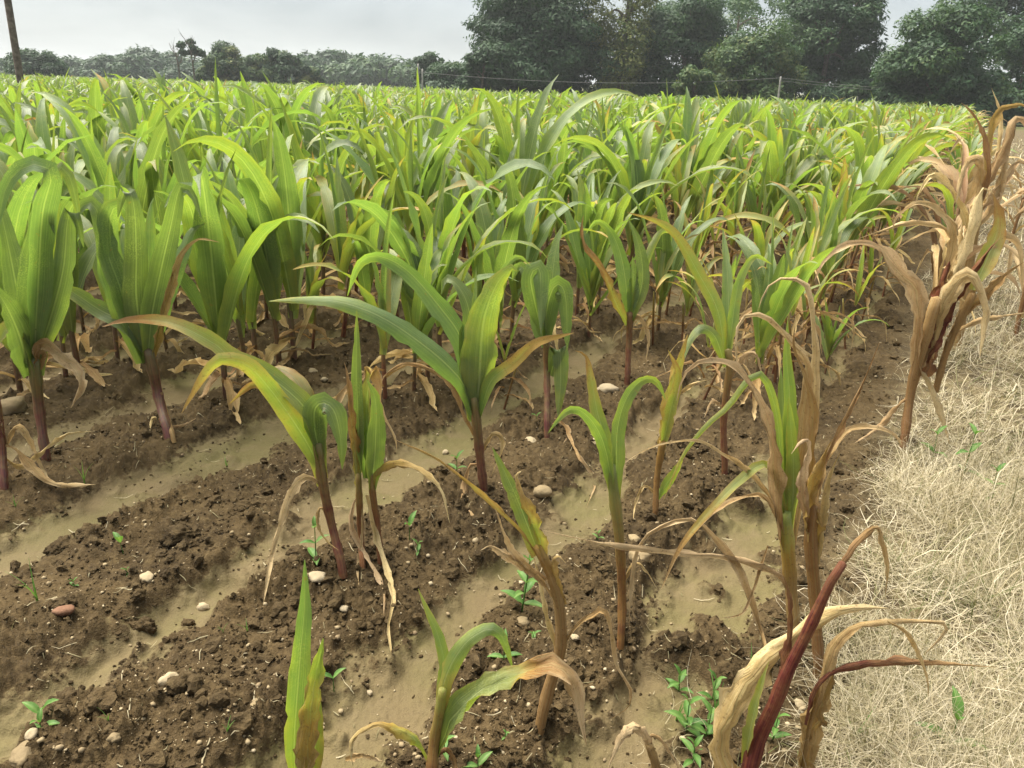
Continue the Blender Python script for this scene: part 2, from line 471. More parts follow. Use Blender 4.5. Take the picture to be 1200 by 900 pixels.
def build_crumbs():
    """loose earth crumbs, pale grit and chaff: nobody could count them"""
    crumbs, grit, chaff = Acc(), Acc(), Acc()
    def spots(n, rmin=1.0, rmax=8.0):
        a = rng.uniform(R(-40), R(40), n); r = rmin * (rmax / rmin) ** rng.uniform(0, 1, n)
        x, y = r * np.sin(a), r * np.cos(a)
        h, si, g = soil(x, y)
        return x, y, h, si, g
    x, y, h, si, g = spots(26000, 1.0, 7.0)
    for i in range(len(x)):
        if g[i] > 0.5 or rng.uniform() < si[i] * 0.97: continue
        rad = min(0.0034 * (1 / max(rng.uniform(), 0.004)) ** 0.42, 0.022)
        if si[i] > 0.5: rad = min(rad, 0.007)
        v, f = lump(ICO2 if rad > 0.0135 else ICO1, rad, rng.uniform(0.6, 0.9), 0.6)
        crumbs.add(v + (x[i], y[i], h[i] + rad * 0.25), f)
    link('soil_crumbs', crumbs.mesh('soil_crumbs', M_CRUMB, False), kind='stuff')
    x, y, h, si, g = spots(11000, 1.0, 8.0)
    for i in range(len(x)):
        if g[i] > 0.6 or rng.uniform() < si[i] * 0.88: continue
        rad = min(0.0016 * (1 / max(rng.uniform(), 0.01)) ** 0.45, 0.009)
        v, f = lump(ICO1, rad, rng.uniform(0.5, 0.8), 0.35)
        grit.add(v + (x[i], y[i], h[i] + rad * 0.35), f, tone=np.clip(rng.normal(0.5, 0.3), 0, 1))
    link('gravel', grit.mesh('gravel', M_PEB), kind='stuff')
    x, y, h, si, g = spots(1500, 1.0, 8.0)
    for i in range(len(x)):
        if g[i] > 0.7: continue
        l = 0.006 + 0.03 * rng.uniform() ** 3; a = rng.uniform(0, 6.28); w = rng.uniform(0.0007, 0.0018)
        if rng.uniform() < si[i] * 0.6: continue
        q = np.linspace(-1, 1, 4)
        cx = x[i] + np.cos(a) * q * l; cy = y[i] + np.sin(a) * q * l + 0.2 * l * q * q
        cz = soil(cx, cy)[0] + 0.004 + 0.004 * rng.uniform(0, 1, 4)
        P = np.stack([cx, cy, cz], 1)
        L = np.tile((-math.sin(a), math.cos(a), rng.uniform(-.5, .5)), (4, 1))
        v, f, uv = ribbon(P, L, np.array((w, w * 1.3, w, w * .4)), 0.8, 0, 0, 0, 3)
        chaff.add(v, f, uv, tone=rng.uniform(0.2, 0.62))
    link('straw_litter', chaff.mesh('straw_litter', M_GRASS), kind='stuff')
build_crumbs()

# ------------------------------------------------------------------ dry grass verge
def build_grass():
    a = Acc()
    V, Fq, TN = [], [], []
    n = 0
    def blades(cnt, rmin, rmax, wmul, segs, lo=-0.13, hi=0.16):
        nonlocal n
        # candidate roots
        ang = rng.uniform(R(2), R(78), cnt * 3); r = rmin * (rmax / rmin) ** rng.uniform(0, 1, cnt * 3)
        x, y = r * np.sin(ang), r * np.cos(ang)
        s, t = to_row(x, y)
        dens = sstep(lo, hi, s + 0.10 * perlin(t * 2, s * 2, 9) + 0.08 * perlin(t * 6, s * 6, 31)) * (0.12 + 0.88 * sstep(-0.3, 0.4, perlin(x * 3.3, y * 3.3, 33)))
        keep = rng.uniform(0, 1, len(x)) < dens
        x, y, s = x[keep][:cnt], y[keep][:cnt], s[keep][:cnt]
        m_ = len(x)
        h = soil(x, y)[0]
        L = rng.uniform(0.10, 0.42, m_) * (0.55 + 0.45 * sstep(-0.1, 0.4, s)) * (1 + 0.4 * perlin(x * 2, y * 2, 34))
        az = rng.uniform(0, 2 * np.pi, m_)
        el = np.clip(rng.normal(0.6, 0.5, m_), 0.05, 1.4)
        bend = rng.normal(-1.5, 1.1, m_); turn = rng.normal(0, 2.4, m_)
        w = (0.0006 + 0.0010 * rng.uniform(0, 1, m_) ** 2) * wmul * (0.75 + 0.16 * np.hypot(x, y))
        tone = np.clip(rng.normal(0.60, 0.26, m_) + 0.18 * perlin(x * 2.5, y * 2.5, 35), 0.12, 1)
        tone = np.where(rng.uniform(0, 1, m_) < 0.04 + 0.16 * sstep(0.15, 0.5, perlin(x * 1.7, y * 1.7, 36)), 0.03, tone)
        w = w * np.where(rng.uniform(0, 1, m_) < 0.04, 2.2, 1.0)
        p = np.stack([x, y, h - 0.005], 1)
        rows = []
        for k in range(segs + 1):
            u = k / segs
            e = el + bend * u; z = az + turn * u
            T = np.stack([np.cos(e) * np.cos(z), np.cos(e) * np.sin(z), np.sin(e)], 1)
            S = np.stack([-np.sin(z), np.cos(z), np.zeros(m_)], 1)
            ww = (w * (1 - 0.85 * u))[:, None]
            q = p.copy(); q[:, 2] = np.maximum(q[:, 2], h + 0.004 + 0.01 * u)
            p = q
            rows.append(np.stack([p - S * ww, p + S * ww], 1))
            p = p + T * (L / segs)[:, None]
        v = np.stack(rows, 1).reshape(-1, 3)
        nv = 2 * (segs + 1)
        base = (np.arange(m_) * nv)[:, None]
        f = np.concatenate([base + np.array([[2 * k, 2 * k + 1, 2 * k + 3, 2 * k + 2]]) for k in range(segs)])
        V.append(v); Fq.append(f + n); TN.append(np.repeat(tone, nv)); n += len(v)
    blades(46000, 1.0, 3.6, 1.0, 5)
    blades(5000, 1.15, 6.0, 1.1, 6, -0.46, 0.9)
    blades(26000, 3.0, 9.0, 1.25, 4)
    blades(20000, 8.0, 45.0, 2.0, 3)
    me = mesh_from('dry_grass', np.concatenate(V), np.concatenate(Fq), None, {'tone': np.concatenate(TN)})
    me.materials.append(M_GRASS)
    link('dry_grass', me, kind='stuff')
build_grass()

# ------------------------------------------------------------------ maize: leaves and stems
def width_profile(n, dry=0.0, base=0.5):
    t = np.linspace(0, 1, n)
    w = (base + (1 - base) * sstep(0, 0.3, t)) * np.power(np.clip(1 - t ** 2.9, 0, 1), 0.9)
    if dry > 0.5:
        w = w * (1 + 0.22 * np.sin(t * rng.uniform(9, 16) + rng.uniform(0, 6)) + 0.1 * np.sin(t * 31 + rng.uniform(0, 6)))
    w[-1] = 0.03
    return w

def leaf_mesh(P, L, wid, dry, red, curl=None, across=5, seed_ph=None, name='leaf', wave=None, flip=1.0, base=0.6):
    """dry, red: key values spread evenly along the leaf"""
    n = len(P)
    t = np.linspace(0, 1, n)
    dk = np.interp(t, np.linspace(0, 1, len(dry)), dry)
    rk = np.interp(t, np.linspace(0, 1, len(red)), red)
    dm = float(np.mean(dk))
    hw = width_profile(n, dm, base) * wid / 2 * (1 + 0.05 * np.sin(t * 37 + wid * 900) * np.sin(t * 17 + wid * 500))
    ph = rng.uniform(0, 6.28) if seed_ph is None else seed_ph
    if curl is None:
        curl = np.interp(t, [0, 0.18, 0.4, 1], [1.5, 0.85, 0.34, 0.4]) if dm < 0.5 else np.interp(t, [0, 0.2, 0.6, 1], [1.5, 1.2, 1.1, 1.9]) * (1 + 0.25 * np.sin(t * 13 + ph))
    else:
        curl = np.interp(t, np.linspace(0, 1, len(curl)), curl)
    if wave is None:
        wave = 0.15 * sstep(0.1, 0.4, t) if dm < 0.45 else 0.26 * sstep(0.1, 0.4, t)
    v, f, uv = ribbon(P, L, hw, curl, 0.14 if dm < 0.5 else 0.06, wave, ph, across, rng.uniform(18, 34), flip)
    vv = uv[:, 0] * 2 - 1
    if dm > 0.45 and n > 12:
        k = np.repeat(hw, across)[:, None] * (0.22 + 0.30 * np.abs(vv))[:, None]
        a1, b1 = uv[:, 0] * 3.2 + ph * 7, uv[:, 1] * 15 + ph * 3
        v = v + k * np.stack([perlin(a1, b1, 80), perlin(a1, b1, 81), perlin(a1, b1, 82)], 1) + 0.5 * k * np.stack([perlin(a1 * 3, b1 * 3, 83), perlin(a1 * 3, b1 * 3, 84), perlin(a1 * 3, b1 * 3, 85)], 1)
    if n > 12:
        g3 = v.reshape(n, across, 3)
        for _ in range(int(rng.integers(0, 4)) + (2 if dm > 0.5 else 0)):
            i = int(rng.integers(4, n - 2)); e = 0 if rng.uniform() < .5 else across - 1
            inn = 1 if e == 0 else across - 2
            g3[i, e] = g3[i, e] + (g3[i, inn] - g3[i, e]) * rng.uniform(0.35, 0.9)
        v = g3.reshape(-1, 3)
    dv = np.repeat(dk, across)
    dv = np.clip(dv + np.where(dv > 0.12, 0.11, 0.02) * np.abs(vv) ** 2 + 0.03 * np.sin(uv[:, 1] * 23 + ph), 0, 1)
    a = Acc(); a.add(v, f, uv, dry=dv, red=np.repeat(rk, across))
    return a.mesh(name, M_CORN)

def stem_mesh(P, rad, dry, red, sides=9):
    n = len(P); t = np.linspace(0, 1, n)
    r = np.interp(t, np.linspace(0, 1, len(rad)), rad)
    r = r * (1 + 0.17 * np.exp(-((t * 3.3) % 1 - 0.5) ** 2 / 0.006))
    v, f, uv, cap = tube(P, r, sides)
    dk = np.interp(uv[:, 1], np.linspace(0, 1, len(dry)), dry); rk = np.interp(uv[:, 1], np.linspace(0, 1, len(red)), red)
    a = Acc(); a.add(v, f, uv, dry=dk, red=rk)
    a.q.append(np.zeros((0, 4), int)); a.t.append(cap)
    return a.mesh('stem', M_CORN)

def gen_leaf(h0, az, el0, el1, length, wid, p, dry, red, n=16, across=5, twist=0.0, drift=0.0, r0=0.008, curl=None, wob=0.0):
    """leaf in plant coordinates from height h0, heading az, elevation el0 bending to el1"""
    u = np.linspace(0, 1, n)
    e = el0 + (el1 - el0) * u ** p + wob * np.sin(u * 9 + az)
    z = az + drift * u
    st = length / (n - 1)
    T = np.stack([np.cos(e) * np.cos(z), np.cos(e) * np.sin(z), np.sin(e)], 1)
    P = np.vstack([[0, 0, 0], np.cumsum(T[:-1] * st, 0)]) + (r0 * math.cos(az), r0 * math.sin(az), h0)
    P[:, 2] = np.maximum(P[:, 2], 0.02)
    S = np.stack([-np.sin(z), np.cos(z), np.zeros(n)], 1)
    Nn = np.cross(T, S)
    tw = (twist * u ** 1.5)[:, None]
    L = S * np.cos(tw) + Nn * np.sin(tw)
    return leaf_mesh(P, L, wid, dry, red, curl, across, flip=-1.0)

def plant_variant(kind, H, n=16, across=5, nl=8):
    """list of (name, mesh, label) of one maize plant of overall height about H"""
    g = rng
    parts = []
    az0 = g.uniform(0, 6.28)
    sh = H * g.uniform(0.30, 0.36)
    lean = g.normal(0, 0.02, 2)
    sp = np.stack([np.linspace(0, lean[0], 9), np.linspace(0, lean[1], 9), np.linspace(-0.03, sh, 9)], 1)
    sd_ = {'green': (0.35, 0.2, 0.1), 'yellow': (0.6, 0.5, 0.3), 'dry': (0.75, 0.7, 0.75)}[kind]
    parts.append(('stem', stem_mesh(sp, (0.011, 0.0105, 0.010, 0.007), sd_, (0.95, 0.8, 0.25) if kind != 'dry' else (0.6, 0.4, 0.3), 7), None))
    for i in range(nl):
        q = i / (nl - 1)
        az = az0 + math.pi * i + g.normal(0, 0.42)
        h0 = sh * (0.25 + 0.72 * q ** 0.8)
        L = H * (0.48 + 0.34 * math.sin(math.pi * min(q * 1.05 + 0.08, 1))) * g.uniform(0.85, 1.15)
        W = H * 0.088 * (0.65 + 0.5 * math.sin(math.pi * (0.15 + 0.7 * q))) * g.uniform(0.85, 1.15)
        el0 = 1.06 + 0.40 * q + g.normal(0, 0.08)
        if kind == 'green':
            if i == 0:
                parts.append(('leaf', gen_leaf(h0 * 0.55, az + 2.2, 0.2, -1.2, L * 0.5, W * 0.4, 0.5, (0.7, 0.85, 1), (0.3, 0, 0), n, across, g.normal(0, 1.0), wob=0.35), 'withered foot leaf'))
            if i == 0 or (i == 1 and g.uniform() < 0.6):
                parts.append(('leaf', gen_leaf(h0 * 0.7, az, 0.5, -1.35, L * 0.62, W * 0.5, 0.6, (0.6, 0.8, 0.95), (0.2, 0, 0), n, across, g.normal(0, 0.8), wob=0.25), 'dry tan lower leaf'))
                continue
            y0 = 0.05 + g.uniform(0, 0.12)
            el1 = g.uniform(-1.4, 0.1) if q < 0.6 else g.uniform(-1.1, 1.35)
            tipd = y0 + (g.uniform(0.2, 0.6) if g.uniform() < 0.10 else g.uniform(-0.02, 0.1))
            parts.append(('leaf', gen_leaf(h0, az, el0, el1, L, W, g.uniform(2.4, 6.0), (0.16 + y0 * 0.6, y0, y0, max(tipd, 0.02)), (0, 0), n, across, g.normal(0, 0.5), g.normal(0, 0.3)), None))
        elif kind == 'yellow':
            if q < 0.35:
                parts.append(('leaf', gen_leaf(h0 * 0.8, az, 0.7, -1.4, L * 0.7, W * 0.42, 0.7, (0.55, 0.8, 0.95), (0.25, 0, 0), n, across, g.normal(0, 1.0), wob=0.3), 'dry tan lower leaf'))
                continue
            y0 = g.uniform(0.12, 0.32); tip = y0 + g.uniform(0.0, 0.55)
            el1 = g.uniform(-1.3, -0.2) if q < 0.8 else g.uniform(-0.4, 1.2)
            parts.append(('leaf', gen_leaf(h0, az, el0, el1, L * 0.9, W * 0.72, g.uniform(1.3, 2.4), (0.3, y0, y0 + 0.03, tip), (0.15, 0), n, across, g.normal(0, 0.7), g.normal(0, 0.3)), None))
        else:
            y0 = g.uniform(0.74, 1.0); rd = 0.75 if g.uniform() < 0.22 else 0.0
            if q > 0.85 and g.uniform() < 0.4: y0 = 0.25
            el1 = g.uniform(-1.55, -0.9)
            parts.append(('leaf', gen_leaf(h0, az, el0 - 0.05, el1, L * g.uniform(0.75, 1.05), W * g.uniform(0.28, 0.52), g.uniform(0.9, 2.0), (y0 - 0.1, y0, min(y0 + 0.12, 1)), (rd, rd * 0.6, 0), n, across, g.normal(0, 1.3), g.normal(0, 0.5), wob=0.12), None))
    if kind != 'dry':
        parts.append(('leaf', gen_leaf(sh * 0.9, az0 + 1.3, 1.5, g.uniform(1.0, 1.5), H * g.uniform(0.45, 0.70), H * 0.045, 2.0, (0.15, 0.12, 0.12, 0.2), (0, 0), n, across, g.normal(0, 0.6), 0, curl=(1.9, 1.6, 0.9)), None))
    return unit_height(parts)

def unit_height(parts):
    top = 0.0
    bufs = []
    for _, me, _l in parts:
        v = np.empty(len(me.vertices) * 3, np.float32); me.vertices.foreach_get('co', v); bufs.append(v)
    top = np.percentile(np.concatenate(bufs)[2::3], 98.5)
    for (_, me, _l), v in zip(parts, bufs):
        me.vertices.foreach_set('co', v / top); me.update()
    return parts

def join_parts(parts, name):
    a = Acc()
    for _, me, _l in parts:
        nv = len(me.vertices)
        v = np.empty(nv * 3, np.float32); me.vertices.foreach_get('co', v)
        lt = np.empty(len(me.polygons), np.int32); me.polygons.foreach_get('loop_total', lt)
        li = np.empty(len(me.loops), np.int32); me.loops.foreach_get('vertex_index', li)
        uvl = np.empty(len(me.loops) * 2, np.float32); me.uv_layers[0].data.foreach_get('uv', uvl)
        uv = np.zeros((nv, 2)); uv[li] = uvl.reshape(-1, 2)
        at = {}
        for k in ('dry', 'red'):
            x = np.empty(nv, np.float32); me.attributes[k].data.foreach_get('value', x); at[k] = x
        nq = int((lt == 4).sum()) * 4
        a.add(v.reshape(-1, 3), li[:nq].reshape(-1, 4), uv, **at)
        if nq < len(li):
            a.t.append(li[nq:].reshape(-1, 3) + a.n - nv)
    return a.mesh(name, M_CORN)

# ------------------------------------------------------------------ maize plants standing clear at the front, each built after its own habit
def PX(s):
    return [tuple(float(q) for q in w.split(',')) for w in s.split()]

HERO_SPOTS = []
def place(px, py, Y, dd):
    """point seen at (px, py) on the upright plane at depth Y + dd, or where the soil stops it"""
    d = ray(px, py)
    t = (Y + dd) / d[1]
    p = EYE + d * t
    if p[2] < 0.12:
        g = hgt(p[0], p[1]) + 0.012
        if p[2] < g:
            t2 = (0.05 - CH) / d[2]
            q = EYE + d * t2
            t2 = (hgt(q[0], q[1]) + 0.014 - CH) / d[2]
            p = EYE + d * min(t, t2)
    return p

def hero(label, base, stems, leaves, cat='maize plant', name='maize_plant', Y=None, group=None):
    b = ground_at(*base, z=0.05)
    if Y is None: Y = b[1]
    g0 = hgt(b[0], b[1])
    HERO_SPOTS.append((b[0], b[1]))
    root = thing(name, (b[0], b[1], g0), label, cat, group)
    off = np.array((b[0], b[1], g0))
    mpp = Y / fw[1] / F                               # metres per pixel, roughly
    for pts, w, dry, red in stems:
        P = np.array([place(x, y, Y, 0.0) for x, y in PX(pts)])
        P = spline(P, 14) - off
        P[0, 2] -= 0.03
        dst = np.linalg.norm(P[0] + off - EYE)
        link('stem', stem_mesh(P, [q / 2 * dst / F * 0.70 for q in w], dry, red, 10), root)
    for lf in leaves:
        pts, w, dry = lf[0], lf[1], lf[2]
        op = lf[3] if len(lf) > 3 else {}
        pp = PX(pts)
        n = 26
        ln = sum(math.dist(pp[i], pp[i + 1]) for i in range(len(pp) - 1)) * mpp
        D = op.get('D', rng.uniform(-0.45, 0.45) * ln)
        cum = np.concatenate([[0], np.cumsum([math.dist(pp[i], pp[i + 1]) for i in range(len(pp) - 1)])]); cum /= cum[-1]
        P = np.array([place(x, y, Y, D * c ** 1.3) for (x, y), c in zip(pp, cum)])
        P = spline(P, n)
        r0, r1 = op.get('roll', (rng.uniform(-40, 40), rng.uniform(-55, 55)))
        T = norm(np.gradient(P, axis=0)); V = norm(P - EYE)
        L0 = norm(np.cross(T, V)); 
        # keep the sideways direction continuous where the leaf turns over
        for i in range(1, n):
            if (L0[i] * L0[i - 1]).sum() < 0: L0[i] = -L0[i]
        ro = np.radians(np.linspace(r0, r1, n))[:, None]
        L = L0 * np.cos(ro) + np.cross(T, L0) * np.sin(ro)
        dst = np.linalg.norm(P[n // 2] - EYE)
        wid = w * dst / F / max(math.cos(math.radians((abs(r0) + abs(r1)) / 2)), 0.55)
        if np.mean(dry) > .62 and not op.get('base'): wid *= 0.74
        me = leaf_mesh(P - off, L, wid, dry, op.get('red', (0, 0)), op.get('curl'), 9 if np.mean(dry) > .45 else 7, wave=op.get('wave'), flip=op.get('flip', 1.0 if rng.uniform() < .5 else -1.0), base=op.get('base', 0.5))
        o = link('leaf', me, root)
        if op.get('label'): o['label'] = op['label']
        elif np.mean(dry) > 0.62: o['label'] = 'dry tan leaf'
    return root

G, GY, DRY = (0.10, 0.06, 0.08, 0.14), (0.2, 0.2, 0.3), (0.7, 0.85, 0.95)
RS = ((0.45, 0.4, 0.3), (0.95, 0.85, 0.5))

hero('strong green maize plant alone in the open, one leaf tipped orange', (567, 574),
     [("567,574 562,530 558,490 556,466", (14, 14, 16, 12), *RS)],
     [("556,492 545,455 533,437 500,407 450,373 400,354 350,351 315,353", 27, (.2, .08, .08, .1, .2, .3), {'D': -0.12, 'roll': (10, 35), 'flip': 1}),
      ("556,480 543,403 513,357 477,317 443,300 420,310 407,347", 25, (.2, .08, .07, .1, .2), {'D': 0.12, 'roll': (-10, -40)}),
      ("558,495 562,440 567,377 582,334 600,313 606,318", 46, (.2, .17, .2, .2, .25), {'D': -0.06, 'roll': (20, 15), 'base': .55}),
      ("556,485 549,417 550,367 538,337 523,327 517,345", 28, G, {'D': 0.1}),
      ("562,488 575,447 600,427 627,403 653,395 673,390", 17, (.15, .2, .45, .52, .6), {'D': -0.05, 'label': 'leaf turning orange towards its tip'}),
      ("558,470 557,383 558,312", 11, (.1, .1, .15), {'D': 0.03}),
      ("560,470 572,370 590,317 607,300 622,312", 16, G, {'D': 0.15}),
      ("556,510 545,490 527,450 500,432 473,427 452,440 445,453", 11, (.6, .7, .7, .8), {'D': 0.05}),
      ("564,548 552,545 544,575 556,607 590,643", 11, DRY, {'D': -0.1}),
      ("565,530 578,508 590,520 575,560", 8, DRY)])

hero('maize plant leaning over the furrow, two long yellowing leaves and one shrivelled', (402, 668),
     [("402,668 390,620 380,575 371,520", (13, 13, 15, 17), (.5, .45, .35), (.9, .9, .5))],
     [("378,560 371,515 361,483 330,452 294,430 268,417 250,402 200,378 150,375 120,383", 24, (.25, .15, .15, .18, .24, .3, .42, .85), {'D': -0.1, 'roll': (30, 20)}),
      ("377,570 368,535 346,497 317,457 290,428 262,421 247,430 227,460 213,484", 22, (.3, .25, .3, .3, .38, .6), {'D': -0.22, 'roll': (20, -30)}),
      ("372,545 352,514 325,470 298,450 268,474", 13, (.35, .4, .45, .5), {'D': 0.05}),
      ("374,540 366,490 350,449 328,433 312,436", 27, (.3, .3, .35), {'red': (.1, .3, .55, .5), 'D': 0.12, 'roll': (15, 10), 'label': 'purplish folded leaf'}),
      ("374,535 368,485 379,472 392,483 399,514 401,550", 22, (.12, .08, .1, .15), {'D': -0.05}),
      ("380,585 374,566 357,559 341,577 332,603 318,652 308,712", 13, (.8, .95, 1.0, .95), {'D': -0.15, 'wave': .35}),
      ("388,605 375,595 372,615 383,634 397,645", 6, (.7, .75, .8), {'red': (.3, 0)})])

hero('twin stemmed maize clump with upright spike and shrivelled streamers', (430, 655),
     [("425,664 423,630 421,585 420,555", (10, 10, 11, 9), (.6, .55, .4), (.7, .7, .3)),
      ("446,655 442,615 437,580 434,552", (10, 10, 11, 9), (.6, .55, .4), (.7, .7, .3))],
     [("422,575 420,497 418,439 418,363", 15, (.2, .12, .1, .2), {'D': .02}),
      ("421,578 412,497 406,439 403,424", 13, (.3, .45, .55, .7), {'D': -.03}),
      ("436,572 440,519 440,470 430,445", 24, (.2, .12, .12, .15), {'D': -.05, 'roll': (10, 20)}),
      ("428,560 426,500 420,450 414,438", 20, (.15, .1, .1), {'D': .05}),
      ("432,560 430,483 433,437 440,432 444,448 447,479 463,512 465,528", 14, (.15, .2, .4, .85, .95), {'D': .08}),
      ("436,578 441,554 463,541 490,548 510,563 521,582 527,613", 13, (.5, .5, .7, .9, .95), {'D': -.12}),
      ("430,580 434,600 441,630 453,667 461,702 455,735 462,782", 12, (.85, .95, .9, .85), {'D': -.15}),
      ("424,578 415,590 413,617 427,647 449,687 450,722", 9, (.85, .95, .85), {'D': -.12}),
      ("424,590 424,633 420,660 421,695", 5, (.8, .9, .9))])

hero('slim maize plant with red stem and three forked green leaves', (728, 750),
     [("728,750 729,697 726,633 719,575 716,545", (12, 13, 14, 17, 13), (.6, .55, .4, .25), (.75, .7, .6, .1))],
     [("719,580 711,533 700,503 683,483 667,480 653,493 642,508", 16, (.25, .14, .12, .2), {'D': -.1}),
      ("718,585 710,520 700,483 693,443 687,417 674,411", 18, (.25, .18, .2, .35, .6), {'D': .08}),
      ("722,585 722,540 724,500 734,467 750,447 764,444 773,452 780,468", 18, (.25, .14, .12, .15, .2), {'D': .05}),
      ("727,690 742,660 757,668 770,690", 5, DRY)])

hero('fraying maize stalk with thin straw leaves trailing either way and cut green blade', (640, 848),
     [("632,850 645,800 657,758 653,694 630,640", (16, 17, 16, 16, 14), (.7, .7, .75, .6), (.35, .3, .2, .0))],
     [("632,650 620,620 607,587 591,552 577,524", 19, (.4, .18, .15, .2), {'D': .05, 'base': .9}),
      ("638,655 624,610 613,587 604,560 611,552", 16, (.45, .35, .6, .9), {'D': -.02}),
      ("632,655 612,625 587,600 550,567 510,537 460,514", 7, (.6, .5, .55, .7), {'D': -.15}),
      ("650,700 625,670 603,650 590,625 580,595", 11, DRY, {'D': -.1}),
      ("640,680 610,662 592,650 575,640 563,645", 18, DRY, {'D': -.12}),
      ("658,735 654,690 648,658 655,651 663,660", 17, (.6, .55, .6, .85), {'D': -.03}),
      ("660,756 677,733 697,720 707,715 716,740 722,780 737,807 737,827 717,842", 9, (.7, .75, .9, .7), {'D': -.1}),
      ("655,770 640,720 632,680 622,640", 10, (.75, .85, .9), {'D': .04}),
      ("657,780 668,812 680,830 678,850", 8, (.7, .8, .8))])

hero('small maize plant with one blade curling over its own tip, straw at the end', (507, 915),
     [("505,915 509,870 514,840 519,808", (17, 16, 14, 12), (.6, .45, .35), (.7, .5, .1))],
     [("513,850 521,787 514,747 501,717 490,690", 14, (.3, .22, .2, .35), {'D': .06}),
      ("511,862 520,800 540,760 560,742 577,737 590,750 601,785", 19, (.5, .4, .2, .15, .2), {'D': .03}),
      ("514,880 533,837 567,807 600,793 633,782 657,783 673,803 678,833 687,873", 24, (.2, .15, .15, .3, .8, .95, .9), {'D': -.06}),
      ("503,893 487,867 460,852 440,848 417,860 410,877 414,900", 10, (.3, .35, .8, .95), {'D': -.05}),
      ("512,885 523,878 532,892 538,920", 10, (.6, .7), {'red': (.6, .3)}),
      ("405,890 425,885 452,893", 9, DRY, {'D': 0})])

hero('pair of pale green blades rising from the bottom edge beside bare soil', (354, 935),
     [("352,940 353,905", (26, 22), (.4, .3), (.2, .1))],
     [("347,925 345,870 352,770 357,710 357,656", 26, (.35, .25, .18, .12, .1), {'D': .05, 'roll': (10, 10)}),
      ("358,925 361,870 369,800 379,748", 25, (.75, .6, .35, .2), {'D': -.03, 'roll': (-15, 0)}),
      ("366,915 371,860 375,815", 20, (.35, .3, .25), {'D': .02})])

hero('tall withering maize beside the verge, green heart and long tan arching leaves', (930, 738),
     [("931,740 927,690 923,640 920,600", (17, 17, 20, 17), (.75, .7, .5, .3), (.3, .2, .05)),
      ],
     [("921,640 923,587 926,483 922,417 923,375", 20, (.3, .2, .15, .2), {'D': .02, 'roll': (10, 10)}),
      ("918,600 914,530 917,480 915,430", 16, (.3, .15, .1, .15), {'D': .05}),
      ("928,620 930,550 927,500 924,465", 17, (.3, .25, .22), {'D': -.05}),
      ("919,650 911,600 906,533 897,487 880,453 860,430 833,423 813,428 800,445 793,470", 23, (.68, .78, .85, .92, 1), {'D': -.2, 'roll': (20, 35)}),
      ("918,600 912,500 900,450 887,438 873,450 853,477 827,500 800,535 778,585", 9, (.25, .2, .25, .4), {'D': -.12}),
      ("930,640 944,540 955,470 955,400 947,337 933,327 913,327 897,340 888,365", 17, (.68, .72, .8, .9, 1), {'D': .12}),
      ("926,610 942,480 946,432 933,410 910,383 890,370 870,373 863,397 864,432", 18, (.62, .66, .75, .88, .95), {'D': -.08}),
      ("918,610 900,580 877,553 843,530 817,517 780,520 750,531 733,542", 8, (.7, .85, .95), {'D': -.25}),
      ("920,600 900,545 867,563 840,590 817,615 795,645 775,690", 10, (.3, .25, .4, .8), {'D': -.25}),
      ("918,625 897,585 877,582 850,592 820,618 790,655", 7, DRY, {'D': -.1}),
      ("926,705 917,680 897,668 850,655 800,650 733,643 683,633 637,622", 12, (.75, .9, 1, 1, .95), {'D': -.15, 'red': (.3, .12, .1, 0)}),
      ("900,775 890,735 867,670 840,633 820,613 800,608 768,620 750,637 740,673 736,757", 10, (.75, .85, .95, .95), {'D': -.1}),
      ("900,640 880,700 868,720 840,725", 6, DRY)])

hero('brown bundle of rolled maize leaves on a bare stalk against the verge', (958, 785),
     [("960,790 955,700 950,630 955,590", (14, 15, 17, 16), (.7, .62, .65), (.35, .15, .1))],
     [("951,650 960,560 977,527 997,503 1027,502 1047,510 1060,528", 15, (.7, .75, .85, .95), {'D': .1}),
      ("948,625 960,557 987,497 1007,457 1023,420 1031,400", 9, (.68, .66, .68), {'D': .08}),
      ("947,625 941,567 948,533 948,516 938,518 927,532", 18, (.7, .85, 1, 1), {'D': -.1}),
      ("952,610 951,527 953,483 943,440 930,407 932,380", 17, (.6, .62, .72), {'D': .05}),
      ("955,640 948,580 962,540 975,515", 20, (.55, .55, .65), {'D': -.03, 'base': .8}),
      ("957,660 965,600 972,560 985,530", 13, (.75, .8, .85), {'D': .04})])

hero('wine red maize stalk leaning in from the bottom edge with a broad straw leaf', (880, 925),
     [("872,925 887,870 907,827 923,787 950,733 973,683 988,660", (21, 22, 18, 15, 13, 10), (.6, .64, .72), (1, 1, .95, .8))],
     [("975,685 990,655 1007,633 1027,617 1034,637 1040,667 1037,702", 11, (.7, .75, .8, .85), {'red': (.8, .2, 0), 'D': .05}),
      ("905,830 914,800 925,750 926,700 917,672", 13, (.6, .65), {'red': (.95, .8, .6), 'D': .04}),
      ("868,925 850,895 846,860 873,807 913,763 957,730 997,715 1040,713", 32, (.7, .8, .85, .85, .95), {'D': .08, 'roll': (5, 30), 'base': .9}),
      ("872,895 880,850 888,817 901,775", 11, (.3, .25, .3), {'D': -.03}),
      ("940,900 948,850 963,800 977,757 1000,735 1040,728 1083,728 1110,733 1100,750 1083,767", 16, (.65, .7, .8, .9, .95), {'D': .1}),
      ("945,850 957,807 980,787 1013,780 1053,777 1100,778 1167,782", 12, (.65, .65, .75, .85), {'red': (.9, .95, .4, 0), 'D': .1}),
      ("930,935 940,897 950,833 967,800 983,760", 26, (.7, .68, .65, .6), {'red': (.3, .25, .1), 'D': .05, 'base': .9}),
      ("1040,728 1065,745 1085,790 1088,820", 7, DRY, {'D': .05})])

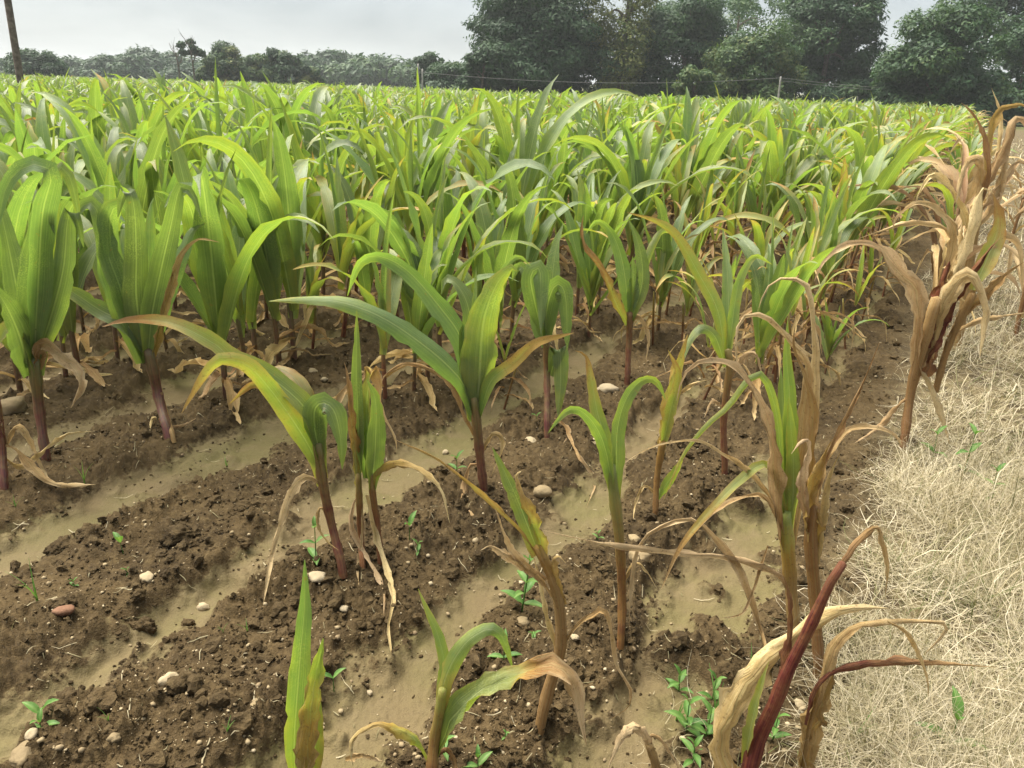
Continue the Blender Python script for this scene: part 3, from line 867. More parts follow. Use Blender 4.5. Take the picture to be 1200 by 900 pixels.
hero('dead drooping straw leaf on a short stalk at the bottom edge', (770, 925),
     [("772,925 768,895 760,872", (13, 13, 11), (.7, .75), (.3, .2))],
     [("762,880 757,863 743,853 727,867 713,900", 19, (.85, .95, 1), {'D': -.05, 'wave': .35}),
      ("766,885 762,862 775,868 790,890 800,910", 6, DRY)])

hero('big dying maize on the verge edge with purple sheath and pink straw leaves', (1060, 520),
     [("1059,522 1066,467 1074,430 1085,390 1098,350", (12, 12, 14, 17, 16), (.7, .72, .75, .8), (.7, .5, .4, .3)),
      ("1098,452 1108,415 1120,385 1140,345", (9, 9, 10, 11), (.7, .7), (.35, .2))],
     [("1084,440 1090,417 1102,350 1113,306", 28, (.6, .55, .6), {'red': (.6, .9, .85), 'D': .0, 'roll': (10, 10), 'base': .85, 'label': 'purple leaf sheath'}),
      ("1095,400 1110,350 1130,300 1143,260 1152,222 1165,228", 25, (.85, .95, .95, 1), {'D': .08, 'roll': (10, 25)}),
      ("1090,420 1100,378 1113,343 1133,323 1147,337 1154,367 1148,420", 21, (.8, .85, .9, .95), {'D': -.15}),
      ("1086,425 1093,405 1120,350 1153,300 1172,278", 16, (.6, .65), {'red': (.9, .95, .7), 'D': -.04}),
      ("1110,400 1130,365 1153,347 1177,323 1202,306", 15, (.7, .65, .75), {'D': .05}),
      ("1140,345 1170,282 1190,282 1197,300 1199,340", 11, DRY, {'D': .1}),
      ("1078,440 1074,417 1077,367 1070,337 1053,320 1033,293 1013,285 987,290 967,307 954,330", 19, (.75, .85, .95, .95), {'D': -.1}),
      ("1108,330 1118,275 1100,247 1077,238 1053,253 1046,270", 12, DRY, {'D': .1}),
      ("1072,440 1083,437 1093,457 1103,483 1114,525", 11, (.9, 1, .95), {'D': -.08}),
      ("1110,395 1140,378 1165,372 1204,366", 9, DRY),
      ("1066,465 1050,478 1030,500 1000,520", 7, DRY, {'D': -.05}),
      ("1076,430 1090,385 1107,345 1120,322", 15, (.75, .7, .75), {'D': .05, 'base': .9}),
      ("1115,350 1125,300 1128,260", 17, (.75, .8, .9), {'D': .12}),
      ("1140,340 1158,300 1170,262 1163,225", 16, (.3, .35, .6), {'D': .1})])

hero('tall straw coloured maize with wiry flower stalk on the verge beyond the purple one', (1122, 408),
     [("1122,408 1132,340 1142,270 1150,215", (10, 11, 12, 9), (.75, .8, .8), (.3, .2, .2))],
     [("1148,240 1160,200 1153,157 1140,132 1126,120", 6, (.7, .7, .75), {'red': (.5, .4, .2), 'base': 1}),
      ("1150,230 1165,195 1172,150 1170,127 1162,103", 7, (.8, .85, .9)),
      ("1150,225 1160,160 1170,130 1185,124 1200,123 1212,140", 11, (.65, .6, .7), {'D': .1}),
      ("1148,235 1178,170 1190,140 1205,150 1212,200", 13, DRY),
      ("1146,240 1150,195 1140,185 1128,200 1120,240", 14, DRY, {'D': -.1}),
      ("1146,250 1175,215 1192,190 1205,195", 13, (.8, .9, .9)),
      ("1142,270 1165,240 1180,180 1187,150", 13, (.8, .85, .9), {'D': .06}),
      ("1140,280 1120,230 1095,205 1078,225 1070,250", 11, DRY, {'D': -.15}),
      ("1136,310 1110,270 1085,262 1060,262 1035,270 1005,280", 10, DRY, {'D': .1})])

hero('thin stemmed maize with orange curled leaf and two bright blades, mid row', (735, 447),
     [("735,448 737,400 738,366", (9, 9, 11), (.5, .4), (.9, .7))],
     [("737,385 723,357 707,317 687,290 682,270 684,252", 12, (.3, .4, .5, .6, .75), {'D': -.15}),
      ("738,375 730,310 717,273 700,259 686,274", 16, (.2, .12, .12, .2), {'D': .08}),
      ("740,375 753,328 748,285 736,256", 17, (.2, .1, .12), {'D': .05}),
      ("738,370 742,330 741,300", 14, G),
      ("740,380 748,370 760,393 757,425", 8, DRY),
      ("741,360 760,300 775,272 790,275 797,290", 10, GY)])

hero('maize with a broad blade folded down on each side of a dark red stem', (641, 505),
     [("641,506 641,440 640,395", (10, 11, 12), (.4, .35), (.95, .8))],
     [("640,405 633,390 630,350 618,320 607,312 600,330", 20, G, {'D': .1}),
      ("640,400 640,370 646,343 655,333 663,350 665,410", 25, (.15, .08, .1, .1), {'D': -.05, 'roll': (10, 15)}),
      ("638,400 628,360 622,325 632,315 634,345 634,392", 24, (.15, .08, .08, .1), {'D': -.1}),
      ("645,440 655,408 657,443 654,490", 21, (.12, .12, .2), {'D': -.08, 'roll': (0, 5)}),
      ("642,395 650,300 660,262", 20, G, {'D': .1}),
      ("650,490 662,500 677,533 697,563 687,595", 7, DRY, {'D': -.12}),
      ("642,500 655,495 668,505 660,520", 6, DRY)])

hero('yellowing maize with a leaf bowed far over towards the middle of the field', (851, 552),
     [("850,553 848,493 855,433 853,410", (10, 10, 11, 10), (.5, .5, .4), (.9, .8, .4))],
     [("850,425 842,367 820,323 793,277 770,260 735,249", 15, (.3, .26, .3, .36, .5), {'D': .1}),
      ("853,420 853,333 847,267", 14, (.2, .12, .15)),
      ("853,420 862,350 870,320 885,300 905,310", 13, (.3, .2, .2, .3), {'D': .1}),
      ("850,430 838,395 822,385 808,400 800,425", 13, (.25, .15, .2), {'D': -.1}),
      ("852,450 870,420 885,415 893,440", 8, DRY), ("849,480 835,470 825,490", 7, DRY)])

hero('dull yellow maize stalk standing between the fork leaved and the withering plant', (769, 604),
     [("768,605 770,560 777,517", (9, 9, 12), (.65, .55), (.5, .3))],
     [("774,535 781,500 788,455 798,420 806,392", 17, (.5, .45, .4, .5), {'D': .03}),
      ("775,530 786,480 795,440 783,410", 14, (.3, .3, .5)),
      ("770,585 778,572 793,550 801,535", 11, (.2, .25, .3), {'D': -.06}),
      ("776,525 790,470 812,450 830,445", 9, (.4, .7, .9)),
      ("770,580 755,570 745,590 742,610", 6, DRY)])

hero('lush maize with a whorl of broad upright blades and one rusty arched leaf', (196, 506),
     [("197,508 186,466 179,432 174,410", (13, 13, 15, 17), (.3, .25, .2), (1, 1, .7)),
      ("203,512 193,480 188,460", (7, 8, 6), (.8, .8), (.3, .5))],
     [("170,425 152,375 140,335 127,300 117,258 108,238 92,246 84,272", 25, G, {'D': .05, 'roll': (20, 20)}),
      ("170,425 160,350 160,300 158,250 152,224 144,228 138,255", 27, (.2, .08, .05, .08), {'D': -.06, 'roll': (5, 10)}),
      ("173,425 178,370 188,320 200,267 208,228 214,218 226,228 236,256", 25, (.18, .07, .05, .08), {'D': -.1, 'roll': (-10, 10)}),
      ("168,425 148,365 133,310 129,258 140,240 154,262 158,300", 27, (.2, .12, .12, .15), {'D': .08}),
      ("176,425 184,400 192,365 201,335 213,300 232,281 257,284", 13, (.5, .6, .68, .75, .8), {'D': -.12}),
      ("172,420 150,382 117,363 83,341 45,322", 20, (.1, .05, .08, .2, .5), {'D': -.05}),
      ("174,420 174,330 176,250 180,232", 20, (.15, .18, .15), {'D': .1}),
      ("174,420 190,350 212,300 225,270 240,262", 24, G, {'D': .2}),
      ("196,500 215,498 230,490", 5, DRY), ("198,500 180,490 175,510", 5, DRY)])

hero('purple stemmed maize with a curled brown leaf hanging by its base', (52, 536),
     [("54,538 46,480 42,440 40,420", (12, 12, 14, 16), (.3, .25, .2), (1, .95, .35))],
     [("38,440 33,400 37,350 43,290 46,245 50,234 57,246 64,275", 29, (.2, .08, .06, .08), {'D': -.05, 'roll': (10, 15)}),
      ("40,420 45,330 50,250 60,203 35,193 8,218 -6,285", 24, (.15, .07, .05, .05, .08), {'D': -.18, 'roll': (15, 30)}),
      ("46,420 54,320 58,240 67,198 81,206 90,240 93,268", 20, (.2, .17, .15, .15, .15), {'D': .1, 'roll': (15, -20)}),
      ("40,430 60,370 74,317 79,262 84,246 92,262 98,290", 22, (.2, .1, .08, .1), {'D': .08}),
      ("34,440 25,400 8,360 -12,330", 28, (.12, .06, .1), {'D': -.15}),
      ("38,430 20,340 8,280 -4,235 -20,228", 22, G, {'D': .1}),
      ("45,440 40,405 30,380 8,385 -5,410", 20, (.15, .2, .35)),
      ("44,430 50,404 70,417 88,433 94,453 83,478", 20, (.65, .85, .95, .85), {'D': -.12, 'wave': .35})])

hero('maize stump with straw leaves spilled over the soil, at the picture edge', (4, 572),
     [("5,574 2,520 -6,455", (10, 10, 9), (.4, .4), (1, .9))],
     [("3,520 20,527 43,552 67,567 112,568", 12, DRY, {'D': -.1}),
      ("4,530 18,500 33,512 48,545 58,562", 9, DRY, {'D': .05}),
      ("3,510 -10,490 -30,500", 12, DRY),
      ("4,535 25,545 60,520 80,508 112,505", 7, DRY, {'D': .12})])

# ------------------------------------------------------------------ the rows behind
ORD = ['first', 'second', 'third', 'fourth', 'fifth', 'sixth', 'seventh', 'eighth', 'ninth', 'tenth', 'eleventh', 'twelfth',
       'thirteenth', 'fourteenth', 'fifteenth', 'sixteenth', 'seventeenth', 'eighteenth', 'nineteenth', 'twentieth']
def sick_variant():
    g = rng
    parts = []
    sh = 0.42; lean = g.normal(0, 0.05, 2); az0 = g.uniform(0, 6.28)
    sp = np.stack([np.linspace(0, lean[0], 9), np.linspace(0, lean[1], 9), np.linspace(-0.03, sh, 9)], 1)
    parts.append(('stem', stem_mesh(sp, (0.0085, 0.008, 0.008, 0.005), (0.6, 0.5, 0.4), (0.9, 0.7, 0.2), 7), None))
    for i in range(8):
        az = az0 + math.pi * i + g.normal(0, 0.6); q = i / 7
        if i < 5:
            parts.append(('leaf', gen_leaf(sh * (0.25 + 0.16 * i), az, g.uniform(0.3, 1.2), g.uniform(-1.7, -1.1), g.uniform(0.28, 0.55), g.uniform(0.022, 0.042), g.uniform(0.6, 1.3), (0.55, 0.8, 0.95), (0.3, 0.1, 0), 16, 5, g.normal(0, 1.5), g.normal(0, 0.8), wob=0.3), 'curled dry leaf'))
        else:
            y0 = g.uniform(0.1, 0.35)
            parts.append(('leaf', gen_leaf(sh * 0.92, az, 1.3, g.uniform(-0.9, 1.2), g.uniform(0.45, 0.62), g.uniform(0.035, 0.055), g.uniform(2, 4), (0.3, y0, y0, y0 + g.uniform(0, 0.5)), (0.1, 0), 16, 5, g.normal(0, 0.7)), None))
    return unit_height(parts)
VAR = {'sick': [sick_variant() for _ in range(6)], 'green': [plant_variant('green', 1.0) for _ in range(9)], 'yellow': [plant_variant('yellow', 1.0, nl=7) for _ in range(6)],
       'dry': [plant_variant('dry', 1.0, nl=6) for _ in range(5)]}
LOW = {k: [join_parts(plant_variant(k, 1.0, 10, 3, 8), 'maize_plant') for _ in range(n_)] for k, n_ in (('green', 6), ('yellow', 4), ('dry', 2))}

ROWS = [0.04, -0.67, -1.49, -2.2] + [-3.08 - 0.74 * k for k in range(130)]
START = {0: 4.75, 1: 3.55, 2: 4.2, 3: 2.55, 4: 2.25}
cand = []
for ri, s0 in enumerate(ROWS):
    t = START.get(ri, -60.0)
    idx = 0
    while t < 130:
        t += rng.uniform(0.19, 0.34) * (2.1 if ri == 0 else 1.0)
        s = s0 + rng.normal(0, 0.035)
        x, y = from_row(s, t)
        d = math.hypot(x, y)
        if y < 0.8: continue
        az = math.atan2(x, y)
        if abs(az) > R(39): continue
        if d < 2.6 or d > 62 + (38 if az < R(-3) else 0): continue
        if d > 30 and rng.uniform() < 0.35: continue
        if any((x - a) ** 2 + (y - b_) ** 2 < 0.09 for a, b_ in HERO_SPOTS): continue
        if rng.uniform() < (0.25 if ri < 4 and d < 8 else 0.08): continue
        tall = float(np.interp(s, [-3.4, -2.2, -0.6, 0.1], [1.30, 1.10, 0.90, 1.0]))
        tall += (1.24 - tall) * float(np.interp(d, [3.6, 7.0], [0.0, 1.0])) * (1.0 if ri > 0 else 0.0)
        tall *= rng.uniform(0.68, 1.17) * (1 + 0.16 * float(perlin(np.array([x * .35]), np.array([y * .35]), 50)[0]))
        pv = rng.uniform()
        if ri == 0: kind = 'dry' if (d < 12 and pv < 0.8) or pv < 0.3 else ('yellow' if pv < 0.75 else 'green')
        elif ri == 1: kind = ('sick' if pv < 0.5 else 'yellow' if pv < 0.75 else 'green') if d < 7.5 else ('yellow' if pv < 0.4 else 'green')
        elif ri == 2: kind = ('sick' if pv < 0.35 else 'yellow' if pv < 0.5 else 'green') if d < 6 else ('yellow' if pv < 0.3 else 'green')
        else: kind = 'yellow' if pv < (0.20 if ri < 6 else 0.10) else 'green'
        cand.append([d, x, y, ri, idx, kind, tall, az])
        idx += 1
cand.sort(key=lambda c: c[0])
inview = [c for c in cand if abs(c[7]) < R(35.2)]
NEAR, MID = 150, 278
for i, c in enumerate(inview): c.append(i)
rest = []
seen_in_row = {}
for c in cand:
    d, x, y, ri, idx, kind, tall = c[:7]
    rank = c[8] if len(c) > 8 else 10 ** 6
    z = hgt(x, y)
    rz = rng.uniform(0, 6.28)
    if rank < MID:
        k = seen_in_row[ri] = seen_in_row.get(ri, 0) + 1
        look = {'sick': 'thin sickly maize plant', 'green': 'green maize plant', 'yellow': 'yellowing maize plant', 'dry': 'dead straw maize plant'}[kind]
        row = 'the %s row from the verge' % ORD[min(ri, 19)]
        if rank < NEAR:
            lab = '%s, %s along %s' % (look, ORD[k - 1] if k <= 20 else 'next', row)
        else:
            lab = '%s deep in the crop, in %s' % (look, row)
        grp = 'maize plants in the rows behind'
        if rank < NEAR or kind == 'sick':
            v = VAR[kind]; parts = v[int(rng.integers(len(v)))]
            root = thing('maize_plant', (x, y, z), lab, 'maize plant', grp, rz, tall)
            root.rotation_euler = (rng.normal(0, 0.05), rng.normal(0, 0.05), rz)
            for nm, me, pl in parts:
                link(nm, me, root, pl)
        else:
            v = LOW[kind]
            o = link('maize_plant', v[int(rng.integers(len(v)))], None, lab, 'maize plant', grp)
            o.location = (x, y, z); o.scale = (tall,) * 3
            o.rotation_euler = (rng.normal(0, 0.06), rng.normal(0, 0.06), rz)
    else:
        rest.append((x, y, z * (1 if d < 13 else 0.5), rz, tall, {'green': 0, 'yellow': 6, 'sick': 6, 'dry': 10}[kind] + int(rng.integers({'sick': 4, 'green': 6, 'yellow': 4, 'dry': 2}[kind]))))

def far_crop(rest):
    """the far crop: one mass of plants, grown by geometry nodes from the same plant meshes"""
    coll = bpy.data.collections.new('maize_stock')
    protos = LOW['green'] + LOW['yellow'] + LOW['dry']
    for i, me in enumerate(protos):
        coll.objects.link(bpy.data.objects.new('maize_sample_%02d' % i, me))
    a = np.array(rest)
    me = bpy.data.meshes.new('maize_crop')
    me.vertices.add(len(a)); me.vertices.foreach_set('co', a[:, :3].astype(np.float32).ravel())
    for k, col in (('rz', 3), ('sc', 4)):
        at = me.attributes.new(k, 'FLOAT', 'POINT'); at.data.foreach_set('value', a[:, col].astype(np.float32))
    at = me.attributes.new('ix', 'INT', 'POINT'); at.data.foreach_set('value', a[:, 5].astype(np.int32))
    me.materials.append(M_CORN)
    ng = bpy.data.node_groups.new('grow_crop', 'GeometryNodeTree')
    ng.interface.new_socket('Geometry', in_out='INPUT', socket_type='NodeSocketGeometry')
    ng.interface.new_socket('Geometry', in_out='OUTPUT', socket_type='NodeSocketGeometry')
    n = ng.nodes.new; lk = ng.links.new
    gi, go = n('NodeGroupInput'), n('NodeGroupOutput')
    ci = n('GeometryNodeCollectionInfo'); ci.inputs['Collection'].default_value = coll
    ci.inputs['Separate Children'].default_value = True; ci.inputs['Reset Children'].default_value = True
    ip = n('GeometryNodeInstanceOnPoints'); ip.inputs['Pick Instance'].default_value = True
    def named(name, ty):
        q = n('GeometryNodeInputNamedAttribute'); q.data_type = ty; q.inputs['Name'].default_value = name
        return q.outputs['Attribute']
    cx = n('ShaderNodeCombineXYZ'); lk(named('rz', 'FLOAT'), cx.inputs[2])
    lk(gi.outputs[0], ip.inputs['Points']); lk(ci.outputs[0], ip.inputs['Instance'])
    lk(named('ix', 'INT'), ip.inputs['Instance Index']); lk(cx.outputs[0], ip.inputs['Rotation']); lk(named('sc', 'FLOAT'), ip.inputs['Scale'])
    lk(ip.outputs[0], go.inputs[0])
    o = link('maize_crop', me, kind='stuff')
    md = o.modifiers.new('grow', 'NODES'); md.node_group = ng
far_crop(rest)
print('candidates', len(cand), 'in view', len(inview), 'rest', len(rest), 'individual reach', inview[MID][0] if len(inview) > MID else None)

for px, py, kind, H_, lab in [
    (822, 470, 'sick', .66, 'thin sickly maize plant just behind the dull yellow stalk'),
    (893, 455, 'sick', .72, 'thin sickly maize plant behind the tall withering one'),
    (872, 405, 'sick', .8, 'thin sickly maize plant behind the bowed yellow leaf'),
    (958, 392, 'sick', .8, 'thin sickly maize plant beyond the stunted green one'),
    (1010, 372, 'sick', .72, 'thin sickly maize plant on bare soil close to the purple sheathed one'),
    (780, 372, 'sick', .85, 'thin sickly maize plant behind the thin orange leaved one'),
    (265, 466, 'green', 1.22, 'green maize plant with dark stem between the lush whorl and the leaning maize'),
    (328, 430, 'green', 1.26, 'green maize plant farther up the row from the lush whorl'),
    (300, 424, 'green', 1.15, 'green maize plant beside the one up the row from the lush whorl'),
    (452, 474, 'yellow', .95, 'yellowing maize plant behind the twin stemmed clump'),
    (500, 452, 'green', 1.0, 'green maize plant behind the long leaf of the lone strong one'),
    (95, 445, 'green', 1.2, 'green maize plant in the gap between the two near whorls'),
    (930, 446, 'sick', .7, 'thin sickly maize plant between the tall withering one and bare soil'),
    (992, 408, 'sick', .7, 'thin sickly maize plant behind the brown rolled bundle'),
    (838, 432, 'yellow', .8, 'yellowing maize plant just behind the bowed yellow leaf'),
    (765, 405, 'sick', .75, 'thin sickly maize plant near the thin orange leaved one'),
    (700, 372, 'green', .95, 'green maize plant in line behind the orange leaved thin one'),
    (1035, 345, 'sick', .8, 'thin sickly maize plant farther along bare soil by the verge'),
    (590, 470, 'sick', .6, 'thin sickly maize plant behind the lone strong one'),
    (905, 412, 'yellow', .78, 'yellowing maize plant at the near end of the last green row before the verge'),
    (880, 372, 'yellow', .92, 'yellowing maize plant behind the bowed one, half hidden by tan leaves'),
    (968, 432, 'green', .50, 'stunted green maize plant alone on bare soil near the verge'),
    (938, 345, 'green', .85, 'green maize plant behind the stunted one on bare soil'),
    (690, 395, 'green', .9, 'green maize plant just behind the orange leaved thin one'),
    (800, 405, 'yellow', .7, 'yellowing maize plant beside the bowed one, short and sparse'),
    (1190, 395, 'dry', .95, 'dead maize plant standing inside the verge at the frame edge'),
    (1182, 290, 'dry', .95, 'tall dead maize plant farther along the frame edge')]:
    p = ground_at(px, py, 0.05)
    root = thing('maize_plant', (p[0], p[1], hgt(p[0], p[1])), lab, 'maize plant', 'maize plants in the rows behind', rng.uniform(0, 6.28), H_)
    v = VAR[kind]
    for nm, me, pl in v[int(rng.integers(len(v)))]:
        link(nm, me, root, pl)

# ------------------------------------------------------------------ stones
def stone(px, py, wpx, tone, label, squash=0.6, name='stone'):
    p = ground_at(px, py, 0.05)
    z = hgt(p[0], p[1])
    rad = wpx / 2 * np.linalg.norm(p - EYE) / F
    v, f = lump(ICO3, rad * 0.9, squash, 0.24)
    q = v / rad
    v = v * (1 + 0.22 * np.abs(perlin(q[:, 0] * 1.7 + px, q[:, 1] * 1.7 + q[:, 2] * 2 + py, 63)) - 0.10 * sstep(0.0, 0.6, perlin(q[:, 0] * 0.8 + py, q[:, 1] * 1.3 + q[:, 2] + px, 64)))[:, None]
    a = Acc(); a.add(v, f, None, tone=np.full(len(v), tone))
    o = link(name, a.mesh(name, M_STONE), None, label, name, 'stones lying on the soil')
    o.location = (p[0], p[1], z + rad * squash * 0.35)
for q in [
    (16, 486, 36, .45, 'big flat tan stone by the stump at the picture edge', .5), (712, 459, 26, 1.0, 'pale slab of stone behind the fork leaved maize', .45),
    (636, 579, 20, .5, 'round tan pebble on dark soil between two maize plants', .75), (697, 527, 17, .75, 'pale stone near the fork leaved maize stem', .5),
    (621, 520, 15, .9, 'whitish chip of stone beside the red stemmed maize', .5), (746, 664, 26, .55, 'rough brown stone by the fork leaved maize stem', .7),
    (742, 640, 17, .6, 'small stone just behind the rough brown one', .6), (720, 685, 11, .7, 'little tan pebble at the foot of the fork leaved maize', .7),
    (174, 688, 20, .8, 'pale flat stone where the furrow begins', .45), (236, 697, 15, .85, 'pale stone with a small clod in the furrow', .6),
    (78, 733, 19, .0, 'reddish stone on the crumbly ridge', .6), (197, 804, 21, .85, 'largest whitish stone on the near ridge', .6),
    (300, 841, 15, .5, 'brown pebble near the pale green blades', .6), (372, 690, 19, .95, 'long white stone near the leaning maize', .5),
    (41, 872, 13, .9, 'whitish pebble below the green seedling', .7), (117, 820, 11, .85, 'small pale pebble on a dark clod', .7),
    (137, 877, 12, .4, 'tan pebble near the bottom of the ridge', .7), (522, 520, 9, .9, 'small bright pebble left of the lone strong maize'.replace('left of', 'beside'), .7),
    (557, 641, 9, .8, 'tiny pale pebble on the slope behind the weed', .7), (233, 895, 10, .9, 'cream pebble at the very bottom edge', .7),
    (404, 725, 9, 1.0, 'white pebble under the hanging streamers', .7), (432, 800, 9, 1.0, 'white pebble beside the narrow furrow', .7),
    (673, 760, 10, .85, 'cream pebble by the fraying stalk', .7), (695, 752, 9, .7, 'light brown pebble beyond the fraying stalk', .7),
    (612, 738, 17, .45, 'dull brown stone behind the curling blade', .6), (937, 825, 12, .85, 'cream pebble between the wine red stalks', .75),
    (940, 834, 9, .8, 'smaller cream pebble touching its larger neighbour', .75), (55, 448, 12, .8, 'pale stone under the purple stemmed maize', .6),
    (366, 437, 12, .8, 'pale stone behind the purplish folded leaf', .6), (380, 446, 9, .9, 'small pale stone next to its larger neighbour', .6),
    (28, 895, 30, .4, 'half buried brown stone at the bottom corner', .4)]:
    stone(*q)
def clod(px, py, wpx, label):
    p = ground_at(px, py, 0.04)
    z = hgt(p[0], p[1]); rad = 0.72 * wpx / 2 * np.linalg.norm(p - EYE) / F
    v, f = lump(ICO4, rad * 0.85, 0.62, 0.42)
    q = v / rad
    v = v * (1 + 0.42 * np.abs(perlin(q[:, 0] * 2.4 + px, q[:, 1] * 2.4 + q[:, 2] * 3, 60)) + 0.26 * np.abs(perlin(q[:, 0] * 6 + px, q[:, 1] * 6 + q[:, 2] * 7, 61)) + 0.14 * perlin(q[:, 0] * 14, q[:, 1] * 14 + q[:, 2] * 15 + px, 62))[:, None]
    a = Acc(); a.add(v, f)
    o = link('soil_clod', a.mesh('soil_clod', M_CRUMB), None, label, 'clod', 'large clods of earth')
    o.location = (p[0], p[1], z + rad * 0.3)
for q in [(75, 827, 32, 'smooth dark clod beside the green seedling'), (170, 728, 34, 'broad crumbly clod lying in the furrow'), (217, 722, 18, 'small dark clod in the furrow beside the broad one'),
          (122, 835, 34, 'dark clod with a pebble on top near the seedling'), (215, 645, 40, 'large clod at the shoulder of the ridge'), (70, 643, 34, 'crumbly clod capping the end of the ridge'),
          (110, 628, 36, 'dark clod standing at the furrow edge'), (165, 710, 20, 'little clod above the broad one in the furrow'), (255, 655, 30, 'clod against the wide furrow'),
          (215, 812, 36, 'dark clod beneath the largest whitish stone'), (350, 660, 26, 'clod at the foot of the leaning maize')]:
    clod(*q)

# ------------------------------------------------------------------ weeds
def weed(px, py, hpx, pairs, lpx, label, cat='weed', tone=0.5, up_=0.5, wr=0.32, upright=False, name='weed'):
    p = ground_at(px, py, 0.05)
    z = hgt(p[0], p[1]); k = np.linalg.norm(p - EYE) / F
    H, LL = hpx * k, lpx * k
    root = thing(name, (p[0], p[1], z), label, cat, 'green weeds coming up')
    lean = rng.normal(0, 0.06, 2) * H
    P = np.stack([np.linspace(0, lean[0], 6), np.linspace(0, lean[1], 6), np.linspace(-0.01, H, 6)], 1)
    v, f, uv, cap = tube(P, np.linspace(0.0022, 0.0012, 6) * (0.6 + hpx / 80), 6)
    a = Acc(); a.add(v, f, uv, tone=np.full(len(v), 0.35))
    link('stem', a.mesh('stem', M_WEED), root)
    az = rng.uniform(0, 3.14)
    for i in range(pairs):
        q = (i + 1) / pairs
        for sgn in (0, math.pi):
            z0 = az + i * 1.4 + sgn + rng.normal(0, 0.2)
            el = up_ + 0.5 * (q > 0.95) + rng.normal(0, 0.15)
            n = 9; u = np.linspace(0, 1, n)
            e = el - 0.9 * u ** 1.5
            l = LL * (1.0 - 0.35 * q + 0.1) * rng.uniform(0.8, 1.15)
            T = np.stack([np.cos(e) * math.cos(z0), np.cos(e) * math.sin(z0), np.sin(e)], 1)
            c = P[min(int(q * 5), 5)] + np.vstack([[0, 0, 0], np.cumsum(T[:-1] * l / (n - 1), 0)])
            S = np.tile((-math.sin(z0), math.cos(z0), 0), (n, 1))
            hw = l * wr * np.sin(np.pi * np.clip(u, 0.02, 0.99) ** 0.8) * 0.55 + 0.0006
            v, f, uv = ribbon(c, S, hw, 0.35, 0.2, 0.06, rng.uniform(0, 6), 5, 20, -1)
            a = Acc(); a.add(v, f, uv, tone=np.clip(tone + rng.normal(0, 0.12) + 0.25 * (np.abs(uv[:, 0] - .5) < .1), 0, 1))
            link('leaf', a.mesh('leaf', M_WEED), root)
def tuft(px, py, hpx, n_, label):
    p = ground_at(px, py, 0.05)
    z = hgt(p[0], p[1]); k = np.linalg.norm(p - EYE) / F
    root = thing('grass_sprout', (p[0], p[1], z), label, 'grass sprout', 'grass sprouts on the soil')
    for i in range(n_):
        az = rng.uniform(0, 6.28); l = hpx * k * rng.uniform(0.6, 1.1); n = 8; u = np.linspace(0, 1, n)
        e = rng.uniform(1.15, 1.5) - rng.uniform(0.1, 0.9) * u
        T = np.stack([np.cos(e) * math.cos(az), np.cos(e) * math.sin(az), np.sin(e)], 1)
        c = np.vstack([[0, 0, 0], np.cumsum(T[:-1] * l / (n - 1), 0)])
        S = np.tile((-math.sin(az), math.cos(az), 0), (n, 1))
        v, f, uv = ribbon(c, S, (0.0028 * (1 - u) + 0.0003) * (0.5 + hpx / 60), 0.5, 0.2, 0, 0, 3, 20, -1)
        a = Acc(); a.add(v, f, uv, tone=np.full(len(v), rng.uniform(0.35, 0.8)))
        link('blade', a.mesh('blade', M_WEED), root)
for q in [
    (146, 655, 14, 1, 22, 'two leaved seedling on the ridge above the furrow'), (151, 682, 6, 2, 8, 'tiny pale seedling under the two leaved one'),
    (48, 842, 8, 1, 32, 'broad bright seedling beside the smooth dark clod'), (50, 858, 6, 2, 18, 'low leafy seedling close to the bottom edge'),
    (371, 668, 46, 3, 20, 'pale leafy weed at the foot of the leaning maize'), (480, 645, 22, 1, 24, 'two leaved weed behind the twin stemmed clump'),
    (490, 655, 12, 2, 12, 'small weed close behind the two leaved one'), (611, 720, 68, 4, 26, 'tall upright weed with paired leaves before the fraying stalk'),
    (590, 785, 22, 2, 24, 'leafy weed behind the curling blade'), (625, 757, 8, 2, 12, 'small bright weed near the fraying stalk'),
    (592, 869, 5, 2, 8, 'tiny bright seedling near the bottom furrow'), (391, 805, 16, 1, 22, 'two leaved seedling near the narrow furrow'),
    (535, 565, 20, 2, 16, 'small weed behind the lone strong maize'), (1112, 885, 46, 2, 40, 'broad leaved weed rising out of the dry grass'),
    (1128, 560, 48, 3, 20, 'slim weed in the dry grass below the purple sheathed maize'), (1092, 545, 30, 2, 18, 'short weed in the dry grass near the verge maize'),
    (1160, 590, 34, 3, 16, 'bushy weed in the middle of the dry grass'), (805, 850, 40, 4, 26, 'leafy weed in the silt before the wine red stalk'),
    (826, 868, 30, 3, 24, 'dense low weed next to the wine red stalk'), (798, 795, 20, 3, 20, 'weed at the far end of the green patch in the silt'),
    (835, 815, 26, 3, 20, 'weed in the middle of the green patch in the silt'), (812, 890, 22, 3, 22, 'weed at the near end of the green patch in the silt'),
    (365, 895, 14, 2, 20, 'small weed by the pale green blades'), (222, 800, 4, 2, 8, 'tiny seedling on the near ridge'),
    (88, 690, 5, 2, 9, 'pale seedling on the left ridge crown'.replace('left ', '')), (905, 870, 30, 3, 20, 'weed tucked under the broad straw leaf'),
    (560, 905, 16, 2, 20, 'low weed beside the small maize at the bottom edge'), (520, 890, 18, 2, 18, 'weed growing from the foot of the small maize'),
    (700, 640, 8, 2, 9, 'small weed in the furrow beside the fork leaved maize'), (628, 500, 10, 2, 10, 'weed behind the round tan pebble')]:
    weed(*q)
